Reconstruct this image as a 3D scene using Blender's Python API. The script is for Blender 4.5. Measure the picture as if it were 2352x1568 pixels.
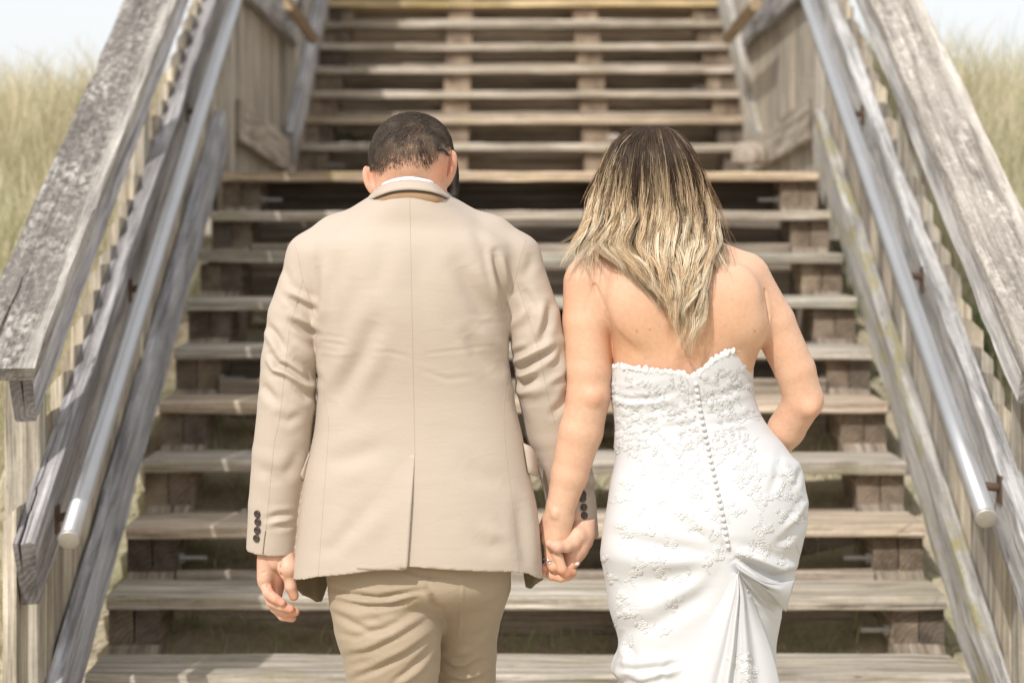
import bpy, math, random
import numpy as np
from mathutils import Vector, Matrix
from math import radians, sin, cos, pi
import openvdb

random.seed(7)
RNG = np.random.default_rng(11)
for o in list(bpy.data.objects):
    bpy.data.objects.remove(o, do_unlink=True)
sc = bpy.context.scene
COL = sc.collection

# ------------------------------------------------------------------ camera
F = 4893.0            # focal length in pixels of a 2352 px wide picture
CX, ZE = -0.061, 1.529
VX, VY = 1160.0, 505.0
def P(x, y, Y):
    return Vector((CX + (x - VX) / F * Y, Y, ZE + (VY - y) / F * Y))
cam_d = bpy.data.cameras.new('camera')
cam = bpy.data.objects.new('camera', cam_d)
COL.objects.link(cam)
cam.location = (CX, 0, ZE)
cam.rotation_euler = (pi / 2, 0, 0)
cam_d.sensor_width = 36
cam_d.lens = F / 2352 * 36
cam_d.shift_x = (1176 - VX) / 2352
cam_d.shift_y = -(784 - VY) / 2352
cam_d.clip_end = 600
cam_d.dof.use_dof = True
cam_d.dof.focus_distance = 4.2
cam_d.dof.aperture_fstop = 3.4
sc.camera = cam

# ------------------------------------------------------------------ light
SUN_EL, SUN_AZ = radians(43), radians(27)     # sun behind the camera, to its left
w = bpy.data.worlds.new('World')
sc.world = w
w.use_nodes = True
nt = w.node_tree
sky = nt.nodes.new('ShaderNodeTexSky')
sky.sky_type = 'NISHITA'
sky.sun_disc = False
sky.sun_elevation = SUN_EL
sky.sun_rotation = pi + SUN_AZ
sky.air_density = 1.0
sky.dust_density = 3.0
sky.ozone_density = 1.0
bg = nt.nodes['Background']
bg.inputs['Strength'].default_value = 0.15
# a bright veil of thin high haze over the whole sky
veil = nt.nodes.new('ShaderNodeMix')
veil.data_type = 'RGBA'
veil.inputs[0].default_value = 0.84
veil.inputs[7].default_value = (3.95, 3.96, 3.98, 1)
nt.links.new(sky.outputs['Color'], veil.inputs[6])
nt.links.new(veil.outputs[2], bg.inputs['Color'])
sd = bpy.data.lights.new('sun', 'SUN')
sd.energy = 2.05
sd.angle = radians(0.6)
sd.color = (1.0, 0.98, 0.965)
sun = bpy.data.objects.new('sun', sd)
COL.objects.link(sun)
sdir = Vector((-sin(SUN_AZ) * cos(SUN_EL), -cos(SUN_AZ) * cos(SUN_EL), sin(SUN_EL)))
sun.rotation_euler = sdir.to_track_quat('Z', 'Y').to_euler()
sun.location = sdir * 30
vs = sc.view_settings
vs.view_transform = 'Standard'
vs.look = 'None'
vs.exposure = 0.72
vs.gamma = 1.0
vs.use_curve_mapping = False

# ------------------------------------------------------------------ helpers
def tag(o, label=None, cat=None, group=None, kind=None):
    if label: o['label'] = label
    if cat: o['category'] = cat
    if group: o['group'] = group
    if kind: o['kind'] = kind
    return o
def empty(name, loc=(0, 0, 0), **k):
    o = bpy.data.objects.new(name, None)
    o.location = loc
    o.empty_display_size = 0.1
    COL.objects.link(o)
    return tag(o, **k)
def mesh_np(name, v, f, smooth=True):
    """v: (n,3) array, f: list of tuples or an (m,k) int array"""
    me = bpy.data.meshes.new(name)
    v = np.asarray(v, dtype=np.float32)
    if isinstance(f, np.ndarray):
        m, k = f.shape
        me.vertices.add(len(v)); me.loops.add(m * k); me.polygons.add(m)
        me.vertices.foreach_set('co', v.ravel())
        me.polygons.foreach_set('loop_start', np.arange(0, m * k, k, dtype=np.int32))
        me.polygons.foreach_set('loop_total', np.full(m, k, dtype=np.int32))
        me.loops.foreach_set('vertex_index', f.astype(np.int32).ravel())
        me.update(calc_edges=True)
    else:
        me.from_pydata([tuple(map(float, p)) for p in v], [], f)
    if smooth:
        me.polygons.foreach_set('use_smooth', np.ones(len(me.polygons), dtype=bool))
    me.update()
    return me
def add(name, me, mat, parent=None, loc=None, rot=None, color=None):
    o = bpy.data.objects.new(name, me)
    COL.objects.link(o)
    if mat is not None and not me.materials:
        me.materials.append(mat)
    if loc is not None: o.location = loc
    if rot is not None: o.rotation_euler = rot
    if parent is not None:
        o.parent = parent
        o.matrix_parent_inverse = Matrix.Identity(4)
        p = parent
        off = Vector((0, 0, 0))
        while p is not None:
            off += p.location; p = p.parent
        o.location = Vector(o.location) - off
    if color is not None: o.color = (*color, 1)
    return o
def vcol(me, name, c):
    a = me.attributes.new(name, 'FLOAT_COLOR', 'POINT')
    c = np.asarray(c, dtype=np.float32)
    if c.shape[1] == 3: c = np.hstack([c, np.ones((len(c), 1), np.float32)])
    a.data.foreach_set('color', c.ravel())

class Shape:
    """collects pieces into one mesh"""
    def __init__(s): s.v = []; s.f = []; s.n = 0
    def put(s, v, f):
        v = np.asarray(v, float)
        s.v.append(v); s.f += [tuple(i + s.n for i in q) for q in f]; s.n += len(v)
        return s
    def box(s, lo, hi):
        (a, b, c), (d, e, g) = lo, hi
        return s.put([(a,b,c),(d,b,c),(d,e,c),(a,e,c),(a,b,g),(d,b,g),(d,e,g),(a,e,g)],
              [(3,2,1,0),(4,5,6,7),(0,1,5,4),(1,2,6,5),(2,3,7,6),(3,0,4,7)])
    def tube(s, pts, r, n=12, cap=True):
        v, f = tube_geo(pts, r, n, cap)
        return s.put(v, f)
    def mesh(s, name, smooth=True): return mesh_np(name, np.vstack(s.v), s.f, smooth)
def frames(pts):
    pts = np.asarray(pts, float)
    t = np.gradient(pts, axis=0)
    t /= np.linalg.norm(t, axis=1)[:, None] + 1e-12
    ref = np.array([0, 0, 1.0]) if abs(t[0, 2]) < .9 else np.array([0, 1.0, 0])
    u = np.cross(t, ref); u /= np.linalg.norm(u, axis=1)[:, None] + 1e-12
    return t, u, np.cross(t, u)
def tube_geo(pts, r, n=12, cap=True):
    pts = np.asarray(pts, float)
    m = len(pts)
    r = np.broadcast_to(np.asarray(r, float), (m,))
    t, u, b = frames(pts)
    a = np.arange(n) * 2 * pi / n
    ring = u[:, None] * np.cos(a)[None, :, None] + b[:, None] * np.sin(a)[None, :, None]
    v = (pts[:, None] + ring * r[:, None, None]).reshape(-1, 3)
    f = [(i*n+j, i*n+(j+1) % n, (i+1)*n+(j+1) % n, (i+1)*n+j) for i in range(m-1) for j in range(n)]
    if cap: f += [tuple(range(n))[::-1], tuple((m-1)*n + j for j in range(n))]
    return v, f

def board_mesh(L, W, T, seed=0, n=14, wob=.0018, cham=.004, notch=None, ends=None):
    """a sawn board: length along X, width along Y, thickness along Z (centred); worn, slightly
    uneven edges. notch=(pos across width, gape, depth, run) splits the x=0 end."""
    rg = np.random.default_rng(abs(int(seed)) + 1)
    hw, ht, c = W / 2, T / 2, cham
    sec = [(-hw + c, -ht), (hw - c, -ht), (hw, -ht + c), (hw, ht - c), (hw - c, ht)]
    if notch: sec += [(notch[0] + .5, ht), (notch[0], ht), (notch[0] - .5, ht)]
    sec += [(-hw + c, ht), (-hw, ht - c), (-hw, -ht + c)]
    k = len(sec)
    xs = np.linspace(0, L, n + 1)
    if notch: xs = np.unique(np.concatenate([xs, np.linspace(0, notch[3], 8)]))
    walk = lambda s, q: np.interp(xs, np.linspace(0, L, q), rg.normal(0, s, q))
    nb = max(4, int(L / .12))
    v = []
    dev = np.array([[walk(wob, nb), walk(wob, nb)] for _ in range(k)])
    bow = walk(wob * .8, 4)
    for i, x in enumerate(xs):
        for j, (y, z) in enumerate(sec):
            if notch and 5 <= j <= 7:
                g = notch[1] * max(0, 1 - x / notch[3]) ** .7
                jit = .003 * math.sin(x * 90 + seed)
                y = notch[0] + jit + (g / 2 + .0004) * (6 - j)
                z = ht - (notch[2] * max(0, 1 - x / notch[3]) if j == 6 else 0)
                v.append((x, y, z + dev[j, 1, i] * .4)); continue
            v.append((x, y + dev[j, 0, i], z + dev[j, 1, i] + bow[i]))
    m = len(xs)
    f = [(i*k+(j+1) % k, i*k+j, (i+1)*k+j, (i+1)*k+(j+1) % k) for i in range(m-1) for j in range(k)]
    f += [tuple(range(k)), tuple((m-1)*k + j for j in range(k))[::-1]]
    return mesh_np('board', v, f, smooth=False)

def place_board(name, a, b, W, T, mat, parent, up=(0, 0, 1), seed=0, color=(1, 1, 1), **kw):
    """board from a to b; `up` is the direction its thickness faces"""
    a, b, up = Vector(a), Vector(b), Vector(up)
    x = (b - a).normalized()
    y = up.cross(x).normalized()
    z = x.cross(y)
    o = add(name, board_mesh((b - a).length, W, T, seed, **kw), mat, parent, loc=a, color=color)
    o.rotation_euler = Matrix((x, y, z)).transposed().to_euler()
    return o

# ------------------------------------------------------------------ materials
def new_mat(name):
    m = bpy.data.materials.new(name)
    m.use_nodes = True
    n = m.node_tree
    n.nodes.clear()
    out = n.nodes.new('ShaderNodeOutputMaterial')
    b = n.nodes.new('ShaderNodeBsdfPrincipled')
    n.links.new(b.outputs[0], out.inputs[0])
    return m, n, b
class NT:
    def __init__(s, n): s.n = n
    def node(s, t, **k):
        x = s.n.nodes.new(t)
        for a, v in k.items():
            if hasattr(x, a): setattr(x, a, v)
        return x
    def link(s, a, b): s.n.links.new(a, b)
    def set(s, sock, v):
        if hasattr(v, 'is_linked') or hasattr(v, 'links'): s.link(v, sock)
        else: sock.default_value = v
    def coord(s, out='Object'): return s.node('ShaderNodeTexCoord').outputs[out]
    def mapping(s, v, scale=(1, 1, 1), loc=(0, 0, 0), rot=(0, 0, 0)):
        m = s.node('ShaderNodeMapping'); s.link(v, m.inputs[0])
        m.inputs['Scale'].default_value = scale; m.inputs['Location'].default_value = loc
        m.inputs['Rotation'].default_value = rot
        return m.outputs[0]
    def noise(s, v, scale=5, detail=4, rough=.55, dist=0.0):
        x = s.node('ShaderNodeTexNoise'); s.link(v, x.inputs['Vector'])
        x.inputs['Scale'].default_value = scale; x.inputs['Detail'].default_value = detail
        x.inputs['Roughness'].default_value = rough; x.inputs['Distortion'].default_value = dist
        return x.outputs['Fac']
    def ramp(s, f, stops, interp='LINEAR'):
        r = s.node('ShaderNodeValToRGB'); s.link(f, r.inputs[0])
        cr = r.color_ramp; cr.interpolation = interp
        while len(cr.elements) < len(stops): cr.elements.new(.5)
        for e, (p, c) in zip(cr.elements, stops):
            e.position = p
            e.color = (c, c, c, 1) if isinstance(c, (int, float)) else (*c, 1)
        return r.outputs[0]
    def math(s, op, a, b=0.0, c=None):
        x = s.node('ShaderNodeMath', operation=op)
        s.set(x.inputs[0], a); s.set(x.inputs[1], b)
        if c is not None: s.set(x.inputs[2], c)
        return x.outputs[0]
    def mix(s, f, a, b, blend='MIX'):
        x = s.node('ShaderNodeMix', data_type='RGBA', blend_type=blend)
        s.set(x.inputs[0], f)
        for k, c in ((6, a), (7, b)):
            if isinstance(c, tuple): x.inputs[k].default_value = (*c, 1) if len(c) == 3 else c
            else: s.set(x.inputs[k], c)
        return x.outputs[2]
    def bump(s, h, strength=.5, dist=.01, normal=None):
        b = s.node('ShaderNodeBump'); s.link(h, b.inputs['Height'])
        b.inputs['Strength'].default_value = strength; b.inputs['Distance'].default_value = dist
        if normal is not None: s.link(normal, b.inputs['Normal'])
        return b.outputs[0]

def wood(name, dark, mid, light, stain=(.09, .08, .07), stain_amt=.5, lichen=None, lich_amt=0, mottled=0, rough=.85, bump=.5, fiber=1.0):
    m, n, b = new_mat(name)
    t = NT(n)
    info = t.node('ShaderNodeObjectInfo')
    comb = t.node('ShaderNodeCombineXYZ')
    for i, k in enumerate((37.0, 11.0, 23.0)):
        t.set(comb.inputs[i], t.math('MULTIPLY', info.outputs['Random'], k))
    va = t.node('ShaderNodeVectorMath', operation='ADD')
    t.link(t.coord(), va.inputs[0]); t.link(comb.outputs[0], va.inputs[1])
    v = va.outputs[0]
    g1 = t.noise(t.mapping(v, (.8, 21 * fiber, 21 * fiber)), 2.2, 6, .6, .2)      # broad grain
    g2 = t.noise(t.mapping(v, (2.2, 110 * fiber, 110 * fiber)), 2.0, 5, .65)         # fibres
    g3 = t.noise(t.mapping(v, (.9, 2.5, 2.5)), 2.6, 5, .6)           # weather patches
    g4 = t.noise(v, 60, 4, .7)                                       # speckle
    c = t.ramp(g1, [(.32, dark), (.49, mid), (.66, light)])
    fib = t.ramp(g2, [(.32, .36), (.5, 1.0), (.72, 1.28)])
    c = t.mix(.75, c, fib, 'MULTIPLY')
    st = t.ramp(g3, [(.45, 0.0), (.72, 1.0)])
    c = t.mix(t.math('MULTIPLY', st, stain_amt), c, stain)
    # checks: thin dark splits along the grain
    ck = t.noise(t.mapping(v, (.8, 30 * fiber, 30 * fiber), (5, 3, 1)), 2.4, 3, .5)
    ckm = t.ramp(ck, [(.33, 1.0), (.37, 0.0)])
    c = t.mix(t.math('MULTIPLY', ckm, .65), c, tuple(x * .45 for x in dark))
    # knots
    vo = t.node('ShaderNodeTexVoronoi', feature='F1')
    t.link(t.mapping(v, (2.2, 5.0, 5.0)), vo.inputs['Vector']); vo.inputs['Scale'].default_value = 1.0
    kn = t.ramp(vo.outputs['Distance'], [(.05, 1.0), (.13, 0.0)])
    c = t.mix(t.math('MULTIPLY', kn, .55), c, tuple(x * .5 for x in dark))
    h = t.math('ADD', t.math('MULTIPLY', g2, .6), t.math('MULTIPLY', g1, .5))
    h = t.math('SUBTRACT', h, t.math('MULTIPLY', ckm, .5))
    if mottled:
        mo = t.noise(t.mapping(v, (15, 25, 25), (1, 2, 3)), 2.1, 6, .62, .35)
        mo2 = t.noise(t.mapping(v, (2.0, 6, 6), (9, 2, 3)), 1.5, 3, .5)
        mm = t.math('ADD', mo, t.math('MULTIPLY', t.math('SUBTRACT', mo2, .5), .55))
        mk = t.ramp(mm, [(.38, 0.0), (.60, 1.0)])
        sy = t.node('ShaderNodeSeparateXYZ'); t.link(t.coord(), sy.inputs[0])
        worn = t.ramp(t.math('ADD', t.math('MULTIPLY', sy.outputs[1], -6.0), t.math('MULTIPLY', g3, .35)), [(.42, 1.0), (.56, .15)])
        mk = t.math('MULTIPLY', mk, worn)
        c = t.mix(t.math('MULTIPLY', mk, mottled), c, t.ramp(mo, [(.45, (.20, .175, .15)), (.68, (.05, .042, .035))]))
        h = t.math('ADD', t.math('MULTIPLY', h, .5), t.math('MULTIPLY', t.math('SUBTRACT', 1.0, mk), 1.5))
    if lichen:
        li = t.noise(t.mapping(v, (2.2, 9, 9), (4, 8, 1)), 2.2, 6, .7)
        lm = t.ramp(li, [(.50, 0.0), (.62, 1.0)])
        c = t.mix(t.math('MULTIPLY', lm, lich_amt), c, lichen)
    pit = t.noise(t.mapping(v, (5, 34, 34), (7, 7, 2)), 2.0, 3, .55)
    ptm = t.math('MULTIPLY', t.ramp(pit, [(.66, 0.0), (.71, 1.0)]), t.ramp(g3, [(.40, .15), (.6, 1.0)]))
    c = t.mix(t.math('MULTIPLY', ptm, .75), c, tuple(x * .4 for x in dark))
    h = t.math('SUBTRACT', h, t.math('MULTIPLY', ptm, .6))
    sp = t.ramp(g4, [(.3, .86), (.6, 1.05)])
    c = t.mix(.8, c, sp, 'MULTIPLY')
    # end grain: growth rings round an off-centre pith
    tn = t.node('ShaderNodeSeparateXYZ'); t.link(t.coord('Normal'), tn.inputs[0])
    endm = t.ramp(t.math('ABSOLUTE', tn.outputs[0]), [(.75, 0.0), (.85, 1.0)])
    wv = t.node('ShaderNodeTexWave', wave_type='RINGS', rings_direction='X')
    vb = t.node('ShaderNodeVectorMath', operation='MULTIPLY_ADD')
    t.link(comb.outputs[0], vb.inputs[0]); vb.inputs[1].default_value = (0, .012, .006); t.link(t.coord(), vb.inputs[2])
    t.link(t.mapping(vb.outputs[0], (0, 1, 1), (0, .02, .03)), wv.inputs['Vector'])
    wv.inputs['Scale'].default_value = 22; wv.inputs['Distortion'].default_value = 6.0
    wv.inputs['Detail'].default_value = 3; wv.inputs['Detail Scale'].default_value = 1.5
    eg = t.mix(t.math('MULTIPLY', wv.outputs['Fac'], .7), tuple(x * .85 for x in dark), tuple(x * .8 for x in mid))
    eg = t.mix(t.math('MULTIPLY', t.ramp(t.noise(v, 14, 5, .65), [(.42, 0.0), (.62, 1.0)]), .7), eg, tuple(x * .42 for x in dark))
    eg = t.mix(t.math('MULTIPLY', st, .45), eg, tuple(x * .75 for x in light))
    c = t.mix(endm, c, eg)
    c = t.mix(1.0, c, info.outputs['Color'], 'MULTIPLY')
    rv = t.math('ADD', t.math('MULTIPLY', info.outputs['Random'], .28), .86)
    c = t.mix(1.0, c, rv, 'MULTIPLY')
    t.link(c, b.inputs['Base Color'])
    b.inputs['Roughness'].default_value = rough
    b.inputs['Specular IOR Level'].default_value = .25
    t.link(t.bump(h, bump, .004), b.inputs['Normal'])
    return m
W_GREY = wood('weathered_grey_wood', (.21, .205, .205), (.44, .425, .415), (.62, .60, .585), stain_amt=.6)
W_CAP = wood('lichened_cap_wood', (.28, .25, .215), (.45, .41, .36), (.58, .53, .47), mottled=.8, bump=1.0)
W_CAP2 = wood('pale_cap_wood', (.27, .24, .205), (.45, .41, .36), (.58, .535, .475), mottled=.38, bump=.9)
W_BEAM = wood('brown_grey_wood', (.15, .135, .125), (.33, .305, .285), (.52, .49, .46), stain_amt=.5, bump=.8)
W_TREAD = wood('tread_wood', (.25, .205, .16), (.49, .425, .35), (.66, .595, .51), stain=(.16, .145, .125), stain_amt=.45, lichen=(.30, .27, .10), lich_amt=.3)
W_DARK = wood('under_stair_wood', (.19, .148, .11), (.37, .30, .228), (.52, .44, .35), stain_amt=.4)  # darker brown wood, shade beneath the steps put into its colour
W_PICKET = wood('picket_wood', (.22, .185, .145), (.43, .38, .31), (.60, .545, .46), stain_amt=.4)
W_LICH = wood('lichened_grey_wood', (.21, .195, .175), (.43, .405, .37), (.60, .57, .53), lichen=(.31, .27, .10), lich_amt=.75, stain_amt=.4)

def simple_mat(name, col, rough=.5, metal=0.0, spec=.5, bumpscale=None, bump=.1, var=.0, sss=0):
    m, n, b = new_mat(name)
    t = NT(n)
    if var or bumpscale:
        v = t.coord()
        f = t.noise(v, bumpscale or 20, 5, .6)
        c = t.mix(f, tuple(x * (1 - var) for x in col), tuple(min(1, x * (1 + var)) for x in col))
        t.link(c, b.inputs['Base Color'])
        if bump: t.link(t.bump(f, bump, .002), b.inputs['Normal'])
    else:
        b.inputs['Base Color'].default_value = (*col, 1)
    b.inputs['Roughness'].default_value = rough
    b.inputs['Metallic'].default_value = metal
    b.inputs['Specular IOR Level'].default_value = spec
    return m
def steel():
    m, n, b = new_mat('brushed_steel')
    t = NT(n)
    f = t.noise(t.mapping(t.coord(), (1.5, 120, 120)), 2, 4, .6)
    g = t.noise(t.mapping(t.coord(), (3, 9, 9)), 2, 4, .6)
    c = t.mix(g, (.45, .447, .445), (.57, .565, .56))
    t.link(c, b.inputs['Base Color'])
    b.inputs['Metallic'].default_value = .75
    t.link(t.math('ADD', t.math('MULTIPLY', f, .2), .33), b.inputs['Roughness'])
    t.link(t.bump(f, .12, .001), b.inputs['Normal'])
    return m
STEEL = steel()
STEEL_CAP = simple_mat('dull_end_cap', (.50, .47, .42), .5, .6, .4, 60, .1, .15)
RUST = simple_mat('rusted_bracket', (.13, .085, .058), .75, .3, .3, 40, .3, .5)
GALV = simple_mat('galvanised_bolt', (.50, .49, .46), .55, .5, .4, 80, .2, .2)
# ------------------------------------------------------------------ sand dune, grass
RUN, RISE = .31, .158
Y1, Z1 = 5.75, .30
def nose(Y): return Z1 + RISE / RUN * (Y - Y1)
def ground_z(x, y):
    x = np.asarray(x, float); y = np.asarray(y, float)
    lift = np.where(np.abs(x) > 1.25, .14, -.02) * np.clip((y - 5.9) / 1.5, 0, 1)
    low = .03 * np.sin(x * 1.7 + y * .6) + .025 * np.sin(x * .9 - y * 1.3 + 1)
    inn = np.abs(x) < 1.45
    yu = np.where(y > 11.0, y - 2.25, np.minimum(y, 8.2))
    zz = np.where(inn, nose(yu) - .30 - .20 * np.clip((y - 7.3) / .6, 0, 1), nose(y) - .45 + lift)
    top = 1.92 + .05 * np.sin(x * .55 + 1.0) + .05 * np.tanh(x / 2.5) - .03 * np.abs(y - 13) * (y > 13)
    z = np.minimum(zz, top)
    z = np.maximum(z, 0) + low * np.clip(y - 5.2, 0, 1)
    side = np.exp(-((np.abs(x) - 1.9) / .8) ** 2) * .10 * np.clip(y - 5.5, 0, 1)
    return np.where(y < 30, z + side, z)
def ground():
    xs = np.concatenate([np.linspace(-90, -8, 12), np.linspace(-7, 7, 71), np.linspace(8, 90, 12)])
    ys = np.concatenate([np.linspace(-40, 3, 12), np.linspace(3.4, 16, 85), np.linspace(17, 160, 16)])
    X, Y = np.meshgrid(xs, ys)
    Z = ground_z(X, np.minimum(Y, 29)) + RNG.normal(0, .012, X.shape) * (np.abs(X) < 8)
    Z = np.where(Y > 16, np.maximum(Z, 1.2), Z)
    v = np.stack([X, Y, Z], -1).reshape(-1, 3)
    a, b_ = len(ys), len(xs)
    i = np.arange(a - 1)[:, None] * b_ + np.arange(b_ - 1)[None]
    f = np.stack([i, i + 1, i + 1 + b_, i + b_], -1).reshape(-1, 4)
    m, n, b = new_mat('dune_sand')
    t = NT(n)
    v_ = t.coord()
    f1 = t.noise(v_, 2.2, 6, .6); f2 = t.noise(v_, 45, 4, .6); f3 = t.noise(v_, 9, 5, .65)
    c = t.ramp(f1, [(.3, (.42, .35, .24)), (.5, (.50, .42, .30)), (.7, (.34, .32, .18))])
    c = t.mix(t.ramp(f3, [(.45, 0.0), (.7, .6)]), c, (.20, .19, .09))
    c = t.mix(.5, c, t.ramp(f2, [(.3, .7), (.7, 1.2)]), 'MULTIPLY')
    t.link(c, b.inputs['Base Color']); b.inputs['Roughness'].default_value = .95
    t.link(t.bump(t.math('ADD', f3, t.math('MULTIPLY', f2, .3)), .7, .03), b.inputs['Normal'])
    o = add('dune_ground', mesh_np('dune_ground', v, f), m)
    tag(o, kind='structure')
ground()

def leaf_mat(name):
    m, n, b = new_mat(name)
    t = NT(n)
    a = t.node('ShaderNodeAttribute', attribute_name='tint')
    t.link(a.outputs['Color'], b.inputs['Base Color'])
    b.inputs['Roughness'].default_value = .6
    b.inputs['Specular IOR Level'].default_value = .3
    out = [x for x in n.nodes if x.type == 'OUTPUT_MATERIAL'][0]
    tr = t.node('ShaderNodeBsdfTranslucent'); t.link(a.outputs['Color'], tr.inputs['Color'])
    mx = t.node('ShaderNodeMixShader'); mx.inputs[0].default_value = .3
    t.link(b.outputs[0], mx.inputs[1]); t.link(tr.outputs[0], mx.inputs[2]); t.link(mx.outputs[0], out.inputs[0])
    return m
LEAF = leaf_mat('dune_grass_blades')
def blades(x, y, h, lean, wid, cols):
    """one bent blade per root: 3 segments, 7 verts"""
    N = len(x)
    z = ground_z(x, y) - .02
    az = RNG.uniform(0, 2 * pi, N)
    d = np.stack([np.cos(az), np.sin(az), np.zeros(N)], -1)
    s = np.stack([-np.sin(az), np.cos(az), np.zeros(N)], -1) * wid[:, None]
    root = np.stack([x, y, z], -1)
    V = []
    for k, tt in enumerate((0, .35, .7)):
        c = root + d * (lean * h * tt ** 2)[:, None] + np.array([0, 0, 1]) * (h * (tt - .25 * lean * tt ** 2))[:, None]
        ww = (1, .85, .55)[k]
        V += [c - s * ww, c + s * ww]
    V.append(root + d * (lean * h)[:, None] + np.array([0, 0, 1]) * (h * (1 - .3 * lean))[:, None])
    V = np.stack(V, 1)
    base = np.arange(N)[:, None] * 7
    tri = np.array([[0,1,3],[0,3,2],[2,3,5],[2,5,4],[4,5,6]])
    f = (base[:, :, None] + tri[None]).reshape(-1, 3)
    return V.reshape(-1, 3), f, np.repeat(cols, 7, 0)
def grass():
    parts = []
    def field(n, xr, yr, hr, tuft=16, spread=.10, green=.3):
        cx = RNG.uniform(*xr, n); cy = RNG.uniform(*yr, n)
        dens = .5 + .5 * np.sin(cx * 2.3 + cy * 1.1) * np.sin(cx * .8 - cy * 2.0 + 2)
        keep = RNG.random(n) < .35 + .65 * dens
        cx, cy = cx[keep], cy[keep]; n2 = len(cx)
        x = np.repeat(cx, tuft) + RNG.normal(0, spread, n2 * tuft)
        y = np.repeat(cy, tuft) + RNG.normal(0, spread, n2 * tuft)
        ok = (np.abs(x) > 1.34) if xr[1] - xr[0] < 6 and (xr[0] > 1 or xr[1] < -1) else np.ones(len(x), bool)
        tuftg = np.repeat(RNG.random(n2), tuft)
        x, y, tuftg = x[ok], y[ok], tuftg[ok]
        N = len(x)
        h = RNG.uniform(*hr, N); lean = RNG.uniform(.2, 1.3, N); wid = RNG.uniform(.0016, .0034, N)
        g = np.clip(green + (tuftg - .5) * .9 + RNG.normal(0, .15, N), 0, 1)[:, None]
        dry = np.array([.80, .71, .54]); gr = np.array([.42, .47, .24])
        c = (dry * (1 - g) + gr * g) * RNG.uniform(.75, 1.25, (N, 1))
        parts.append(blades(x, y, h, lean, wid, c))
    field(2600, (-4.6, -1.3), (5.6, 9.6), (.15, .45), green=.28)
    field(2600, (-6.5, -1.3), (8.0, 13.6), (.2, .5), green=.13)
    field(2600, (1.3, 4.6), (5.6, 9.6), (.15, .45), green=.38)
    field(2600, (1.3, 6.5), (8.0, 13.6), (.2, .5), green=.2)
    field(520, (-1.15, 1.15), (6.07, 7.5), (.05, .15), tuft=12, green=.85)
    field(160, (-1.15, 1.15), (7.8, 8.4), (.06, .2), tuft=8, green=.75)
    v = np.vstack([p[0] for p in parts]); off = 0; fs = []
    for p in parts: fs.append(p[1] + off); off += len(p[0])
    me = mesh_np('dune_grass', v, np.vstack(fs), smooth=False)
    vcol(me, 'tint', np.vstack([p[2] for p in parts]))
    tag(add('dune_grass', me, LEAF), 'dry tan and green dune grass growing on the sandy slope', kind='stuff')
grass()

# ------------------------------------------------------------------ staircase
def stair_flight(name, label, k0, k1, xc, yoff, zoff, mats, planks, bolts):
    root = empty(name, (xc, Y1 + yoff + RUN * (k0 - 1), Z1 + zoff + RISE * (k0 - 1) - .2), label=label, cat='staircase')
    for k in range(k0, k1 + 1):
        y = Y1 + yoff + RUN * (k - 1); z = Z1 + zoff + RISE * (k - 1)
        col, mat = mats.get(k, ((1, 1, 1), W_TREAD))
        rg = random.Random(k * 13)
        dz = rg.uniform(-.004, .004); tl = rg.uniform(-.003, .003)
        place_board('tread', (xc - 1.196, y + .143 + tl, z - .019 + dz), (xc + 1.196, y + .143 - tl, z - .019 - dz),
                    .286, .039, mat, root, seed=k, color=col, n=22, wob=.0015, cham=.005)
        for s in (-1, 1):
            for (a, b_) in ((1.05, 1.122), (1.126, 1.198)):
                xm = xc + s * (a + b_) / 2
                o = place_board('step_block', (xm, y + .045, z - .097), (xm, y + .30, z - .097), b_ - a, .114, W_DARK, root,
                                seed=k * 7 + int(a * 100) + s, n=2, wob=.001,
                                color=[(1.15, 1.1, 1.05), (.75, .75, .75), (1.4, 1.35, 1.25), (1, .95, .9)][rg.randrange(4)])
        for xm in (-.385, .385):
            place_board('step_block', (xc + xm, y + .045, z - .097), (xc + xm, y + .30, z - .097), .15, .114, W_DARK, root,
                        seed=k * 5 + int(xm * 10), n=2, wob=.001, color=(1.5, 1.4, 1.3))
    ya, yb = Y1 + yoff + RUN * (k0 - 1) - .05, Y1 + yoff + RUN * k1 - .02
    za, zb = Z1 + zoff + RISE * (k0 - 1) - .33, Z1 + zoff + RISE * (k1) - .31
    for xm, wd in ((-1.124, .146), (1.124, .146), (-.385, .146), (.385, .146)):
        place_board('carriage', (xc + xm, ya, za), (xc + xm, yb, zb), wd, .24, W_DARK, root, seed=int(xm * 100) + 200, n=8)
    for (k, dy, ztop, hgt, cl) in planks:
        y = Y1 + yoff + RUN * (k - 1) + dy; z = Z1 + zoff + RISE * (k - 1) + ztop - hgt / 2
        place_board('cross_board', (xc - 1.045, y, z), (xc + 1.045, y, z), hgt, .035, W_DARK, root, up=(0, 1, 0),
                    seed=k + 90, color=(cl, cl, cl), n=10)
    for (k, s) in bolts:
        y = Y1 + yoff + RUN * (k - 1) + .10; z = Z1 + zoff + RISE * (k - 1) - .112
        sh = Shape()
        sh.tube([(s * 1.052, 0, 0), (s * 1.034, 0, 0)], .017, 6)
        sh.tube([(s * 1.036, 0, 0), (s * .966, 0, 0)], .0085, 10)
        add('bolt', sh.mesh('bolt', False), GALV, root, loc=(xc, y, z))
    return root
G, T_, O_ = W_TREAD, W_TREAD, W_TREAD
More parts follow.
